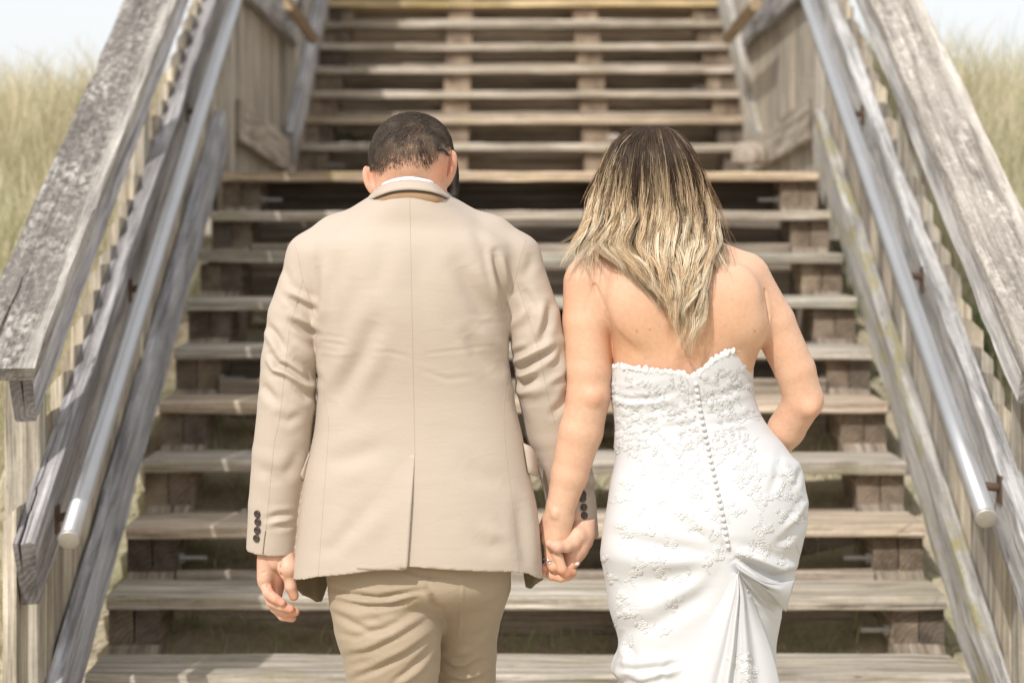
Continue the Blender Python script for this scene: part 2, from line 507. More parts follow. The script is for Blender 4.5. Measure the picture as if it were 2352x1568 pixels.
lower = stair_flight('staircase', 'lower flight of open weathered wooden steps in front of the couple', 0, 10, 0, 0, 0,
    {1: ((1.0, 1.0, .98), G), 2: ((1.0, 1.0, .98), G), 3: ((1.12, 1.04, .95), G), 4: ((.95, .96, .97), G), 5: ((1.1, 1.0, .9), G),
     6: ((.95, .97, .98), G), 7: ((.9, .93, .93), G), 8: ((.88, .9, .9), G), 9: ((1.0, .97, .93), G), 10: ((1.17, 1.04, .88), G)},
    [(2, .34, .02, .20, 1.0), (3, .36, .0, .27, .8), (5, .36, .05, .2, .9), (6, .36, 0, .3, .75), (8, .36, .03, .24, .9),
     (9, .36, .0, .3, .8), (10, .34, -.02, .16, .5), (10, .345, -.19, .16, .5), (10, .35, -.36, .16, .5)],  # near-black boards by the landing stand in for the dark void below it
    [(3, -1), (3, 1), (6, -1), (6, 1), (10, -1), (10, 1), (2, 1)])
YU, ZU = 11.24 - (Y1 + RUN * 10), 1.93 - (Z1 + RISE * 10)
upper = stair_flight('staircase', 'upper flight of open wooden steps beyond the landing', 11, 20, .05, YU, ZU,
    {11: ((1, .98, .95), G), 12: ((1.15, 1.05, .92), G), 13: ((1.0, .98, .95), G), 14: ((1.0, .97, .95), G), 15: ((1.05, 1.03, 1.0), G),
     16: ((1, .98, .94), G), 17: ((1.28, 1.1, .74), G)},
    [(k, .33, .01 if k % 2 else .04, .17, 1.55 if k in (13, 15, 16, 18) else 1.15) for k in range(11, 20)],  # boards tinted unevenly lighter, putting light into the dark gaps
    [(11, -1), (14, 1)])
def landing():
    r = empty('landing_deck', (0, 8.86, 1.70), label='wooden landing deck between the two flights of steps', cat='landing')
    y = 8.55 + .295
    i = 0
    while y < 11.15:
        place_board('deck_board', (-1.3, y + .07, 1.703), (1.34, y + .07, 1.703), .138, .036, W_TREAD, r, seed=300 + i, n=10)
        y += .146; i += 1
    for yy in (8.9, 9.9, 11.0):
        place_board('joist', (-1.25, yy, 1.58), (1.3, yy, 1.58), .2, .05, W_DARK, r, up=(0, 1, 0), seed=330 + int(yy * 3), n=8)
    for xx in (-1.18, 1.2):
        for yy in (9.0, 10.9):
            place_board('support_post', (xx, yy, ground_z(xx, yy) - .1), (xx, yy, 1.48), .09, .09, W_DARK, r, up=(0, 1, 0), seed=350 + int(yy * 3 + xx), n=6)
landing()
def stone(name, loc, s, seed, label):
    rg = np.random.default_rng(seed)
    import bmesh
    bm = bmesh.new(); bmesh.ops.create_icosphere(bm, subdivisions=4, radius=1)
    for v in bm.verts:
        p = np.array(v.co)
        d = 1 + .13 * sin(3 * p[0] + 1.3) * cos(2 * p[2]) + .07 * sin(7 * p[0] + 5 * p[1]) + .03 * sin(15 * p[2] + 9 * p[0])
        v.co = Vector((p[0] * s[0] * d, p[1] * s[1] * d, max(-.25, p[2]) * s[2] * d))
    me = bpy.data.meshes.new('stone'); bm.to_mesh(me); bm.free()
    me.polygons.foreach_set('use_smooth', np.ones(len(me.polygons), dtype=bool))
    o = add(name, me, simple_mat('stone_' + str(seed), (.36, .30, .24), .9, 0, .2, 25, .8, .35), loc=loc)
    tag(o, label, 'stone')
stone('stone', P(1722, 376, 8.9) + Vector((0, 0, .02)), (.082, .09, .075), 3, 'rounded beige stone lying on the landing at the right end of the top step')
stone('stone', P(1412, 316, 11.35) + Vector((0, .1, -.01)), (.045, .05, .035), 4, 'small pale stone on the first step of the upper flight')

# ------------------------------------------------------------------ railings
def railing(side, label):
    s = side
    r = empty('stair_railing', (s * 1.29, 5.45, 0), label=label, cat='railing', group='railings along the lower steps')
    lich = s > 0
    low = (1.0, 1.0, 1.03) if s < 0 else (1.05, 1.05, 1.02)
    up = Vector((0, -RISE, RUN)).normalized()
    def incl(name, ya, yb, off, xin, xout, h, mat, seed, tall=True, color=low, **kw):
        """board whose top edge runs `off` above the nosing line, inner face xin, outer face xout, height h (plumb)"""
        xm = s * (xin + xout) / 2
        if tall:
            a = (xm, ya, nose(ya) + off - h / 2); b_ = (xm, yb, nose(yb) + off - h / 2)
            return place_board(name, a, b_, xout - xin, h * cos(math.atan(RISE / RUN)), mat, r, up=up, seed=seed, color=color, n=34, **kw)
    # bottom rail, handrail beam, upper rail on edge, broad cap
    incl('bottom_rail', 5.0, 8.72, .185, 1.2, 1.243, .20, W_LICH if lich else W_GREY, 21 + s, color=(1.1, 1.1, 1.1) if lich else (1.05, 1.06, 1.1), wob=.003)
    incl('handrail_beam', 5.17 if s < 0 else 5.1, 8.9, .765, 1.197, 1.247, .205, W_GREY if lich else W_BEAM, 31 + s,
         notch=(.012, .007, .10, .5) if s < 0 else None, wob=.003, color=(1.05, 1.05, 1.03) if lich else (.95, .96, 1.0))
    incl('upper_rail', 5.1 if s < 0 else 5.17, 9.4, 1.212, 1.19, 1.243, .15, W_GREY, 41 + s, color=(1.25, 1.24, 1.3) if s < 0 else (1.25, 1.24, 1.2),
         notch=(-.004, .008, .12, .28) if s < 0 else None, wob=.0025)
    incl('top_cap', 5.02, 9.5, 1.258, 1.169, 1.337, .046, W_CAP if s < 0 else W_CAP2, 51 + s,
         notch=(.03, .011, .036, .55) if s < 0 else (.03, .009, .036, .4), wob=.003, color=(1, 1, 1) if s < 0 else (1.15, 1.13, 1.1))
    # posts
    for y, zt in ((5.45, 1.19), (7.05, 1.19), (8.66, 1.19)):
        zb = float(ground_z(s * 1.5, y)) - .12
        place_board('post', (s * 1.288, y, zb), (s * 1.288, y, nose(y) + zt), .088, .088, W_PICKET, r, up=(0, 1, 0), seed=int(y * 10) + s, n=10, wob=.002,
                    color=(1.05, 1.05, 1.02))
    # pickets with tops bevelled outwards
    y = 5.24; i = 0
    while y < 8.7:
        if min(abs(y + .01 - q) for q in (5.45, 7.05, 8.66)) > .1:
            rg = random.Random(i * 3 + s)
            xi, xo = 1.2485, 1.282 + rg.uniform(-.002, .003)
            wd = .128 + rg.uniform(-.006, .006)
            zt = nose(y) + (.79 + rg.uniform(-.012, .012) if i > 1 else .79)
            zb = max(nose(y) - .12, float(ground_z(s * 1.27, y)) - .05) if y > 5.9 else max(nose(y) - .42, -.05)
            y0, y1 = y - wd / 2, y + wd / 2
            j = lambda: rg.uniform(-.0015, .0015)
            xi_, xo_ = s * xi, s * xo
            v = [(xi_, y0, zb), (xo_, y0, zb), (xo_, y1, zb), (xi_, y1, zb),
                 (xi_ + j(), y0 + j(), zt), (xo_ + j(), y0 + j(), zt - .034), (xo_ + j(), y1 + j(), zt - .034), (xi_ + j(), y1 + j(), zt)]
            # local X runs up the board so the grain does too
            o_ = np.array([s * 1.265, y, zb])
            loc = [(q[2] - o_[2], (q[1] - o_[1]), -(q[0] - o_[0])) for q in np.array(v)]
            fs = [(3,2,1,0),(4,5,6,7),(0,1,5,4),(1,2,6,5),(2,3,7,6),(3,0,4,7)]
            if s < 0: fs = [q[::-1] for q in fs]
            ob = add('picket', mesh_np('picket', loc, fs, False), W_PICKET, r, loc=o_,
                     color=[(1.1, 1.05, .98), (.85, .84, .82), (1.25, 1.2, 1.1), (1, .97, .92), (.7, .69, .68)][rg.randrange(5)])
            ob.rotation_euler = Matrix(((0, 0, -1), (0, 1, 0), (1, 0, 0))).to_euler()
        y += .137; i += 1
    return r
rl = railing(-1, 'weathered wooden railing on the left of the lower steps, its cap blackened with lichen')
rr = railing(1, 'weathered wooden railing on the right of the lower steps, yellow lichen on its bottom rail')

def steel_rail(side, xc, pts, label, brackets, beam_x, grp):
    r = empty('steel_handrail', pts[0], label=label, cat='handrail', group=grp)
    a, b_ = Vector(pts[0]), Vector(pts[1])
    L = (b_ - a).length
    x = (b_ - a).normalized(); y = Vector((0, 0, 1)).cross(x).normalized(); z = x.cross(y)
    R = Matrix((x, y, z)).transposed().to_euler()
    v, f = tube_geo(np.array([(t_, 0, 0) for t_ in np.linspace(0, L, 8)]), .0262, 28)
    add('pole', mesh_np('pole', v, f), STEEL, r, loc=a, rot=R)
    bpy.data.objects[-1] if False else None
    sh = Shape()
    v, f = tube_geo([(-.004, 0, 0), (-.003, 0, 0), (0, 0, 0), (.006, 0, 0)], [.0235, .026, .0272, .0272], 28)
    add('end_cap', mesh_np('end_cap', v, f), STEEL_CAP, r, loc=a, rot=R)
    for t_ in brackets:
        q = a + (b_ - a) * t_
        bx = beam_x
        sgn = 1 if bx > q.x else -1
        sh = Shape()
        sh.tube([(q.x + sgn * .01, q.y, q.z - .022), (q.x + sgn * .03, q.y, q.z - .05), (bx - sgn * .012, q.y, q.z - .055), (bx, q.y, q.z - .055)], [.012, .012, .011, .012], 10)
        sh.box((min(bx, bx - sgn * .006), q.y - .022, q.z - .095), (max(bx, bx - sgn * .006), q.y + .022, q.z - .025))
        o = add('bracket', sh.mesh('bracket', False), RUST, r)
    for p in r.children:
        if p.type == 'MESH' and p.name.startswith('pole'):
            p.data.polygons.foreach_set('use_smooth', np.array([len(q.vertices) == 4 for q in p.data.polygons]))
    return r
lh = steel_rail(-1, 0, (P(158, 1240, 5.22), (-1.13, 8.62, .745 + .5145 * (8.62 - 5.22))), 'brushed steel handrail running up inside the left railing', (.05, .36, .70), -1.197, 'steel handrails of the lower steps')
rh = steel_rail(1, 0, (P(2265, 1190, 5.20), (1.125, 8.66, .80 + .506 * (8.66 - 5.20))), 'brushed steel handrail running up inside the right railing', (.06, .35, .66), 1.197, 'steel handrails of the lower steps')

def upper_side(s, label, label2, label3):
    xc = .05
    # landing railing
    r = empty('landing_railing', (s * 1.27 + .02, 8.9, 1.72), label=label, cat='railing', group='railings of the landing')
    xi = s * 1.215 + .02
    place_board('bottom_rail', (xi, 8.95, 1.955), (xi, 11.45, 1.845), .045, .17, W_PICKET, r, seed=61 + s, n=10, color=(1.05, 1.0, .95))
    place_board('middle_rail', (xi, 8.95, 2.585), (xi, 11.45, 2.535), .045, .16, W_BEAM, r, seed=62 + s, n=10)
    place_board('top_cap', (xi, 9.45, 2.98), (xi, 11.5, 2.98), .17, .04, W_CAP, r, seed=63 + s, n=10)
    y = 9.02; i = 0
    while y < 11.4:
        rg = random.Random(i + 50 * s)
        q = s * 1.255 + .02
        place_board('picket', (q, y, 1.42), (q, y, 2.72 + rg.uniform(-.02, .02)), .122 if s > 0 else .108, .025, W_PICKET, r, up=(1, 0, 0), seed=400 + i, n=3, wob=.001,
                    color=[(1.1, 1.05, .98), (.85, .84, .82), (1.2, 1.15, 1.05), (1, .97, .92)][rg.randrange(4)])
        y += .129; i += 1
    xr = s * 1.10 + .02
    sh = Shape(); sh.tube([(xr, 10.05, 2.548), (xr, 11.3, 2.49)], .031, 20)
    add('round_rail', sh.mesh('round_rail', False), W_TREAD, r, color=(.95, .8, .62))  # a steel rail; brown reflection of the woodwork put into its colour
    for yy in (8.86, 11.5):
        place_board('post', (s * 1.255 + .02, yy, 1.45), (s * 1.255 + .02, yy, 2.95), .09, .09, W_PICKET, r, up=(0, 1, 0), seed=430 + int(yy), n=6)
    # upper flight railing
    Yb, Zb = 11.24, 1.93
    nu = lambda y: Zb + RISE / RUN * (y - Yb)
    r = empty('stair_railing', (xc + s * 1.27, Yb, Zb - .3), label=label2, cat='railing', group='railings along the upper steps')
    upv = Vector((0, -RISE, RUN)).normalized()
    for nm, off, h, x0, x1, mt, cl in (('bottom_rail', .185, .20, 1.2, 1.243, W_LICH if s > 0 else W_GREY, (1.2, 1.2, 1.22)), ('handrail_beam', .765, .205, 1.2, 1.245, W_BEAM, (1, 1, 1)),
                               ('fascia_board', -.02, .34, 1.2, 1.243, W_DARK, (1, 1, 1)), ('upper_rail', 1.21, .15, 1.2, 1.243, W_GREY, (1, 1, 1)), ('top_cap', 1.258, .046, 1.17, 1.337, W_CAP, (1, 1, 1))):
        xm = xc + s * (x0 + x1) / 2
        ya = 11.02 if nm in ('bottom_rail', 'fascia_board') else 11.45
        place_board(nm, (xm, ya, nu(ya) + off - h / 2), (xm, 14.2, nu(14.2) + off - h / 2), x1 - x0, h * .89, mt, r, up=upv, seed=70 + s, n=14, color=cl)
    y = 11.12; i = 0
    while y < 14.1:
        q = xc + s * 1.262
        place_board('picket', (q, y, nu(y) - .35), (q, y, nu(y) + .86), .125, .025, W_PICKET, r, up=(1, 0, 0), seed=450 + i, n=3, wob=.001)
        y += .137; i += 1
    # upper steel rail, its lower end just inside the picture
    x0 = (664 if s < 0 else 1737)
    a = P(x0, 38, 10.75)
    steel_rail(s, xc, (a, (a.x + s * .02, 13.9, a.z + .51 * 3.15)), label3, (.12, .6), xc + s * 1.2, 'steel handrails of the upper steps')
upper_side(-1, 'wooden landing railing on the left with upright boards and angled bottom board', 'wooden railing on the left of the upper steps, a pale board at its foot', 'end of the upper steel handrail beside the left landing railing')
upper_side(1, 'wooden landing railing on the right with broad upright boards', 'wooden railing on the right of the upper steps, lichen on its foot board', 'end of the upper steel handrail beside the right landing railing')

def leafy(loc, n, size, seed, label):
    rg = np.random.default_rng(seed)
    V, Fc, C = [], [], []
    for i in range(n):
        p = np.array(loc) + rg.normal(0, 1, 3) * np.array([size * .55, size * .3, size * .28])
        a = rg.uniform(0, 2 * pi); tl = rg.uniform(-.6, .6)
        d = np.array([cos(a), sin(a), tl]); d /= np.linalg.norm(d)
        s_ = np.cross(d, [0, 0, 1]); L = rg.uniform(.02, .045)
        V += [p, p + d * L * .5 + s_ * L * .3, p + d * L, p + d * L * .5 - s_ * L * .3]
        Fc.append((4*i, 4*i+1, 4*i+2, 4*i+3))
        g = np.array([.10, .20, .045]) * rg.uniform(.6, 1.6)
        C += [g] * 4
    me = mesh_np('leaves', V, np.array(Fc), False); vcol(me, 'tint', C)
    r = empty('dune_plant', loc, label=label, cat='plant', group='green plants growing under the steps')
    add('leaves', me, LEAF, r)
    sh = Shape()
    for k in range(5):
        q = np.array(loc) + np.array([rg.normal(0, size * .4), 0, 0])
        zb = float(ground_z(q[0], q[1]))
        sh.tube([(q[0], q[1], zb), (q[0] + .01, q[1], (zb + q[2]) / 2), q], [.004, .003, .002], 5)
    add('stem', sh.mesh('stem'), simple_mat('stem%d' % seed, (.12, .13, .05), .8), r)
leafy(P(820, 322, 11.85), 220, .16, 1, 'small green leafy plant under the upper steps left of the man’s head')
leafy((1.62, 7.5, 1.12), 900, .30, 5, 'bushy green plant behind the right railing of the lower steps')
leafy(P(1640, 312, 11.9), 160, .14, 2, 'small green leafy plant under the upper steps above the woman’s hair')
# ------------------------------------------------------------------ sculpting tools
YP = 4.25                                   # the couple stands this far from the camera
def W(x, y, dy=0.0): return np.array(P(x, y, YP + dy))
PX = YP / F                                 # metres per photo pixel at the couple
def to_px(v):
    v = np.asarray(v)
    return VX + (v[:, 0] - CX) / v[:, 1] * F, VY - (v[:, 2] - ZE) / v[:, 1] * F

class Field:
    """a signed distance field on a grid, built up piece by piece"""
    def __init__(s, lo, hi, h):
        s.lo = np.array(lo, float); s.h = h
        s.n = np.ceil((np.array(hi) - s.lo) / h).astype(int) + 1
        s.d = np.full(s.n, .06, np.float32)
    def sub(s, lo, hi):
        a = np.clip(((np.array(lo) - s.lo) / s.h).astype(int), 0, s.n)
        b = np.clip(((np.array(hi) - s.lo) / s.h).astype(int) + 2, 0, s.n)
        if (b <= a).any(): return None, None
        ax = [s.lo[i] + s.h * np.arange(a[i], b[i], dtype=np.float32) for i in range(3)]
        return tuple(slice(a[i], b[i]) for i in range(3)), (ax[0][:, None, None], ax[1][None, :, None], ax[2][None, None, :])
    def merge(s, sl, n, k, op='add'):
        d = s.d[sl]
        n = n.astype(np.float32)
        if op == 'add':
            if k <= 0: s.d[sl] = np.minimum(d, n); return
            hh = np.clip(.5 + .5 * (d - n) / k, 0, 1)
            s.d[sl] = d * (1 - hh) + n * hh - k * hh * (1 - hh)
        else:
            n = -n
            hh = np.clip(.5 - .5 * (d - n) / k, 0, 1)
            s.d[sl] = d * (1 - hh) + n * hh + k * hh * (1 - hh)
    def cone(s, a, b, ra, rb, k=.01, op='add', flat_b=False, sq=1.0):
        """tapered capsule; sq squashes it along Y (depth)"""
        a = np.asarray(a, float); b = np.asarray(b, float)
        m = max(ra, rb) * max(1, sq) + k + .03
        sl, g = s.sub(np.minimum(a, b) - m, np.maximum(a, b) + m)
        if sl is None: return
        ba = b - a; L2 = ba @ ba
        px, py, pz = g[0] - a[0], g[1] - a[1], g[2] - a[2]
        t0 = (px * ba[0] + py * ba[1] + pz * ba[2]) / L2
        t = np.clip(t0, 0, 1)
        n = np.sqrt((px - t * ba[0]) ** 2 + ((py - t * ba[1]) / sq) ** 2 + (pz - t * ba[2]) ** 2) - (ra + (rb - ra) * t)
        if flat_b: n = np.maximum(n, (t0 - 1) * math.sqrt(L2))
        s.merge(sl, n, k, op)
    def chain(s, pts, rs, k=.008, sq=1.0, flat=False, k0=None):
        for i in range(len(pts) - 1):
            s.cone(pts[i], pts[i+1], rs[i], rs[i+1], k0 if (i == 0 and k0 is not None) else k, sq=sq, flat_b=flat and i == len(pts) - 2)
    def ell(s, c, r, k=.01, op='add', rot=None):
        c = np.asarray(c, float); r = np.asarray(r, float)
        m = max(r) + k + .03
        sl, g = s.sub(c - m, c + m)
        if sl is None: return
        p = [g[i] - c[i] for i in range(3)]
        if rot is not None:
            R = np.array(rot)
            p = [R[0, i] * p[0] + R[1, i] * p[1] + R[2, i] * p[2] for i in range(3)]
        k0 = np.sqrt((p[0] / r[0]) ** 2 + (p[1] / r[1]) ** 2 + (p[2] / r[2]) ** 2)
        k1 = np.sqrt((p[0] / r[0] ** 2) ** 2 + (p[1] / r[1] ** 2) ** 2 + (p[2] / r[2] ** 2) ** 2) + 1e-9
        s.merge(sl, k0 * (k0 - 1) / k1, k, op)
    def stack(s, st, n=2.4, k=.02):
        """st rows: (y px, left px, right px, back depth, front depth, centre dy)"""
        st = smooth_curve(np.array(st, float), 12 * len(st))
        z = np.array([W(0, r[0])[2] for r in st])
        c = np.array([[W((r[1] + r[2]) / 2, r[0])[0]] for r in st])[:, 0]
        a = (st[:, 2] - st[:, 1]) / 2 * PX
        o = np.argsort(z)
        sl, g = s.sub((c.min() - a.max() - .06, YP - .35, z.min()), (c.max() + a.max() + .06, YP + .35, z.max()))
        zz = g[2].ravel()
        f = lambda q: np.interp(zz, z[o], q[o])[None, None, :]
        A, C, B, Bf, D = f(a), f(c), f(st[:, 3]), f(st[:, 4]), f(st[:, 5])
        py = g[1] - YP - D
        b = np.where(py < 0, B, Bf)
        q = ((np.abs(g[0] - C) / A) ** n + (np.abs(py) / b) ** n) ** (1 / n)
        d = (q - 1) * np.minimum(A, b)
        d = np.maximum(d, np.maximum(z.min() - zz, zz - z.max())[None, None, :])
        s.merge(sl, d, k)
    def mesh(s):
        gr = openvdb.FloatGrid(.06)
        gr.copyFromArray(np.clip(s.d, -3 * s.h, 3 * s.h))
        p, q = gr.convertToQuads(isovalue=0)[:2]
        return p * s.h + s.lo, np.asarray(q)[:, ::-1].astype(np.int64)
def relax(v, f, it=2, lam=.5):
    e = np.vstack([f[:, [i, (i + 1) % f.shape[1]]] for i in range(f.shape[1])])
    for _ in range(it):
        s_ = np.zeros_like(v); n = np.zeros(len(v))
        for a, b in ((0, 1), (1, 0)):
            for c in range(3): s_[:, c] += np.bincount(e[:, a], v[e[:, b], c], len(v))
            n += np.bincount(e[:, a], minlength=len(v))
        v = v + lam * (s_ / np.maximum(n, 1)[:, None] - v)
    return v
def normals(v, f):
    a, b = v[f[:, 2]] - v[f[:, 0]], v[f[:, -1]] - v[f[:, 1]]
    n = np.cross(a, b)
    out = np.zeros_like(v)
    for i in range(f.shape[1]):
        for c in range(3): out[:, c] += np.bincount(f[:, i], n[:, c], len(v))
    return out / (np.linalg.norm(out, axis=1)[:, None] + 1e-12)
def fix_orient(v, f):
    """make faces point outwards"""
    c = v.mean(0); n = normals(v, f)
    return f if ((v - c) * n).sum() > 0 else f[:, ::-1]
def poly_dist(x, y, pts):
    """distance to a polyline, position along it 0..1, signed side"""
    pts = np.array(pts, float)
    seg = np.diff(pts, axis=0); L = np.hypot(seg[:, 0], seg[:, 1]); cum = np.concatenate([[0], np.cumsum(L)])
    best = np.full(len(x), 1e9); tt = np.zeros(len(x)); sd = np.zeros(len(x))
    for i in range(len(seg)):
        px, py = x - pts[i, 0], y - pts[i, 1]
        t0 = (px * seg[i, 0] + py * seg[i, 1]) / L[i] ** 2
        t = np.clip(t0, 0, 1)
        d = np.hypot(px - t * seg[i, 0], py - t * seg[i, 1])
        m = d < best
        best[m] = d[m]; tt[m] = ((cum[i] + t * L[i]) / cum[-1])[m]
        cr = seg[i, 0] * py - seg[i, 1] * px
        sd[m] = np.sign(cr)[m]
    return best, tt, sd
def fold(v, n, folds, facing=.15):
    """raise or press soft cloth folds along lines on the back of the garment"""
    x, y = to_px(v)
    h = np.zeros(len(v))
    for pts, w_, amp, *kind in folds:
        P_ = np.array(pts, float)
        m = (x > P_[:, 0].min() - 3 * w_) & (x < P_[:, 0].max() + 3 * w_) & (y > P_[:, 1].min() - 3 * w_) & (y < P_[:, 1].max() + 3 * w_)
        m &= n[:, 1] < facing
        if not m.any(): continue
        d, t, sd = poly_dist(x[m], y[m], pts)
        env = np.clip(np.sin(pi * np.clip(t, .02, .98)), 0, 1) ** .45
        if kind and kind[0] == 'step':      # one side lifted over the other, fading away from the edge
            hh = amp * np.where(sd > 0, np.exp(-(d / w_)), 0) * env
        elif kind and kind[0] == 'open':    # does not fade at its ends
            hh = amp * np.exp(-(d / w_) ** 2)
        elif kind and kind[0] == 'cusp':    # narrow crease with rounded shoulders
            hh = amp * (np.exp(-(d / (w_ * .45))) - .55 * np.exp(-((d - w_ * 1.3) / (w_ * .8)) ** 2)) * env
        else:
            hh = amp * (np.exp(-(d / w_) ** 2) - .35 * np.exp(-((d - 1.9 * w_) / w_) ** 2)) * env
        h[m] += hh
    wgt = np.clip(-n[:, 1] * 1.6 + .25, 0, 1)
    return v + n * (h * wgt)[:, None]
def wav(v, s, seed=0):
    """cheap smooth noise"""
    rg = np.random.default_rng(seed); out = np.zeros(len(v))
    for i in range(7):
        k = rg.normal(0, 1, 3); k /= np.linalg.norm(k)
        out += np.sin((v @ k) * s * rg.uniform(.6, 1.7) + rg.uniform(0, 6.3))
    return out / 7
from mathutils.bvhtree import BVHTree
class Surf:
    def __init__(s, v, f):
        s.t = BVHTree.FromPolygons([tuple(p) for p in v], [tuple(int(i) for i in q) for q in f])
    def hit(s, x, y, lift=0.0):
        o = Vector((CX, 0, ZE)); d = (P(x, y, YP) - o).normalized()
        p, n, _, _ = s.t.ray_cast(o, d)
        if p is None:
            p, n, _, _ = s.t.find_nearest(P(x, y, YP - .05))
        if n.y > 0: n = -n
        return np.array(p + n * lift), np.array(n)
    def line(s, pts, lift=0.0, step=6):
        pts = np.array(pts, float)
        L = np.concatenate([[0], np.cumsum(np.hypot(*np.diff(pts, axis=0).T))])
        q = np.linspace(0, L[-1], max(2, int(L[-1] / step)))
        xs, ys = np.interp(q, L, pts[:, 0]), np.interp(q, L, pts[:, 1])
        h = [s.hit(a, b, lift) for a, b in zip(xs, ys)]
        return np.array([a for a, _ in h]), np.array([b for _, b in h])
def zc(x0, y0, k):
    return lambda X, Y: ((x0 + X / k) * .98, (y0 + Y / k) * .98)
def smooth_curve(pts, n=40):
    pts = np.array(pts, float)
    t = np.linspace(0, len(pts) - 1, n)
    out = []
    for q in t:
        i = min(int(q), len(pts) - 2); u = q - i
        p0, p1, p2, p3 = pts[max(i-1, 0)], pts[i], pts[i+1], pts[min(i+2, len(pts)-1)]
        out.append(.5 * ((2*p1) + (-p0+p2)*u + (2*p0-5*p1+4*p2-p3)*u*u + (-p0+3*p1-3*p2+p3)*u**3))
    return np.array(out)
def sheet(rows, thick=.0025):
    """cloth between successive 3-D curves, given a thickness"""
    g = np.array(rows)                       # (m, n, 3)
    m, n, _ = g.shape
    du, dv = np.gradient(g, axis=1), np.gradient(g, axis=0)
    nn = np.cross(du, dv); nn /= np.linalg.norm(nn, axis=2)[..., None] + 1e-12
    v = np.vstack([(g + nn * thick / 2).reshape(-1, 3), (g - nn * thick / 2).reshape(-1, 3)])
    N = m * n
    i = np.arange(m - 1)[:, None] * n + np.arange(n - 1)[None]
    q = np.stack([i, i + 1, i + 1 + n, i + n], -1).reshape(-1, 4)
    f = [q, q[:, ::-1] + N]
    ring = list(range(n)) + [r * n + n - 1 for r in range(1, m)] + [(m - 1) * n + c for c in range(n - 2, -1, -1)] + [r * n for r in range(m - 2, 0, -1)]
    ring = np.array(ring); nx = np.roll(ring, -1)
    f.append(np.stack([nx, ring, ring + N, nx + N], -1))
    return v, np.vstack(f)

# ------------------------------------------------------------------ skin, cloth, hair
def skin_mat(name, base, sss=.15):
    m, n, b = new_mat(name)
    t = NT(n)
    a = t.node('ShaderNodeAttribute', attribute_name='tint')
    v = t.coord()
    f1 = t.noise(v, 14, 4, .6); f2 = t.noise(v, 120, 4, .6)
    c = t.mix(1.0, base, a.outputs['Color'], 'MULTIPLY')
    c = t.mix(t.ramp(f1, [(.38, 0.0), (.72, .5)]), c, (base[0] * .95, base[1] * .74, base[2] * .68))
    c = t.mix(.35, c, t.ramp(f2, [(.3, .8), (.7, 1.12)]), 'MULTIPLY')
    vo = t.node('ShaderNodeTexVoronoi'); t.link(v, vo.inputs['Vector']); vo.inputs['Scale'].default_value = 62
    ex = t.noise(v, 9, 3, .5)
    fr = t.math('MULTIPLY', t.ramp(vo.outputs['Distance'], [(.05, 1.0), (.11, 0.0)]), t.ramp(ex, [(.5, 0.0), (.62, .4)]))
    c = t.mix(fr, c, (.36, .15, .08))
    t.link(c, b.inputs['Base Color'])
    b.inputs['Subsurface Weight'].default_value = sss
    b.inputs['Subsurface Radius'].default_value = (1.0, .35, .2)
    b.inputs['Subsurface Scale'].default_value = .008
    b.inputs['Roughness'].default_value = .5
    b.inputs['Specular IOR Level'].default_value = .35
    t.link(t.bump(t.math('ADD', f2, t.noise(v, 420, 2, .5)), .12, .0015), b.inputs['Normal'])
    return m
SKIN_W = skin_mat('skin_light', (.67, .43, .29))
SKIN_M = skin_mat('skin_ruddy', (.655, .41, .29))
def cloth(name, col, rough=.8, weave=900, crease=.35, sheen=.1, spec=.25, trans=0, var=.05):
    m, n, b = new_mat(name)
    t = NT(n)
    v = t.coord()
    f1 = t.noise(v, 5, 5, .55); f2 = t.noise(t.mapping(v, (14, 14, 40)), 1.0, 5, .6, .8)
    f3 = t.noise(t.mapping(v, (1, 1, 1)), weave, 2, .5)
    c = t.mix(f1, tuple(x * (1 - var) for x in col), tuple(min(1, x * (1 + var)) for x in col))
    c = t.mix(.25, c, t.ramp(f3, [(.3, .88), (.7, 1.08)]), 'MULTIPLY')
    t.link(c, b.inputs['Base Color'])
    b.inputs['Roughness'].default_value = rough
    b.inputs['Sheen Weight'].default_value = sheen
    b.inputs['Specular IOR Level'].default_value = spec
    h = t.math('ADD', t.math('MULTIPLY', f2, crease), t.math('MULTIPLY', f3, .05))
    t.link(t.bump(h, .45, .010), b.inputs['Normal'])
    if trans:
        out = [x for x in n.nodes if x.type == 'OUTPUT_MATERIAL'][0]
        tr = t.node('ShaderNodeBsdfTranslucent'); tr.inputs[0].default_value = (*col, 1)
        mx = t.node('ShaderNodeMixShader'); mx.inputs[0].default_value = trans
        t.link(b.outputs[0], mx.inputs[1]); t.link(tr.outputs[0], mx.inputs[2]); t.link(mx.outputs[0], out.inputs[0])
    return m
SUIT = cloth('tan_cotton_suiting', (.49, .407, .327), .66, 700, .22, spec=.35)
TROUSER = cloth('khaki_cotton', (.385, .30, .207), .62, 700, .4, spec=.35)
LINING = cloth('olive_lining', (.20, .165, .105), .7, 500, .3)
FELT = cloth('brown_undercollar_felt', (.42, .27, .16), .95, 260, .2, sheen=.3, var=.2)
SHIRT = cloth('white_shirt_cotton', (.82, .82, .82), .7, 700, .1)
SATIN = cloth('white_satin', (.63, .625, .618), .5, 800, .16, spec=.35, var=.015)
TULLE = cloth('white_tulle', (.66, .652, .645), .6, 900, .1, spec=.3, trans=.14, var=.015)
LACE = cloth('ivory_lace', (.69, .678, .658), .75, 420, .35, sheen=.2, var=.03)
BLACK = simple_mat('black_piping', (.02, .018, .017), .6)
THREAD = simple_mat('seam_thread', (.425, .345, .268), .8)
HORN = simple_mat('dark_horn_button', (.045, .03, .025), .25, 0, .6, 90, .05, .5)
PEARL = simple_mat('pearl_button', (.74, .72, .70), .22, 0, .6)
SILVER = simple_mat('silver_ring', (.8, .8, .82), .15, 1.0)
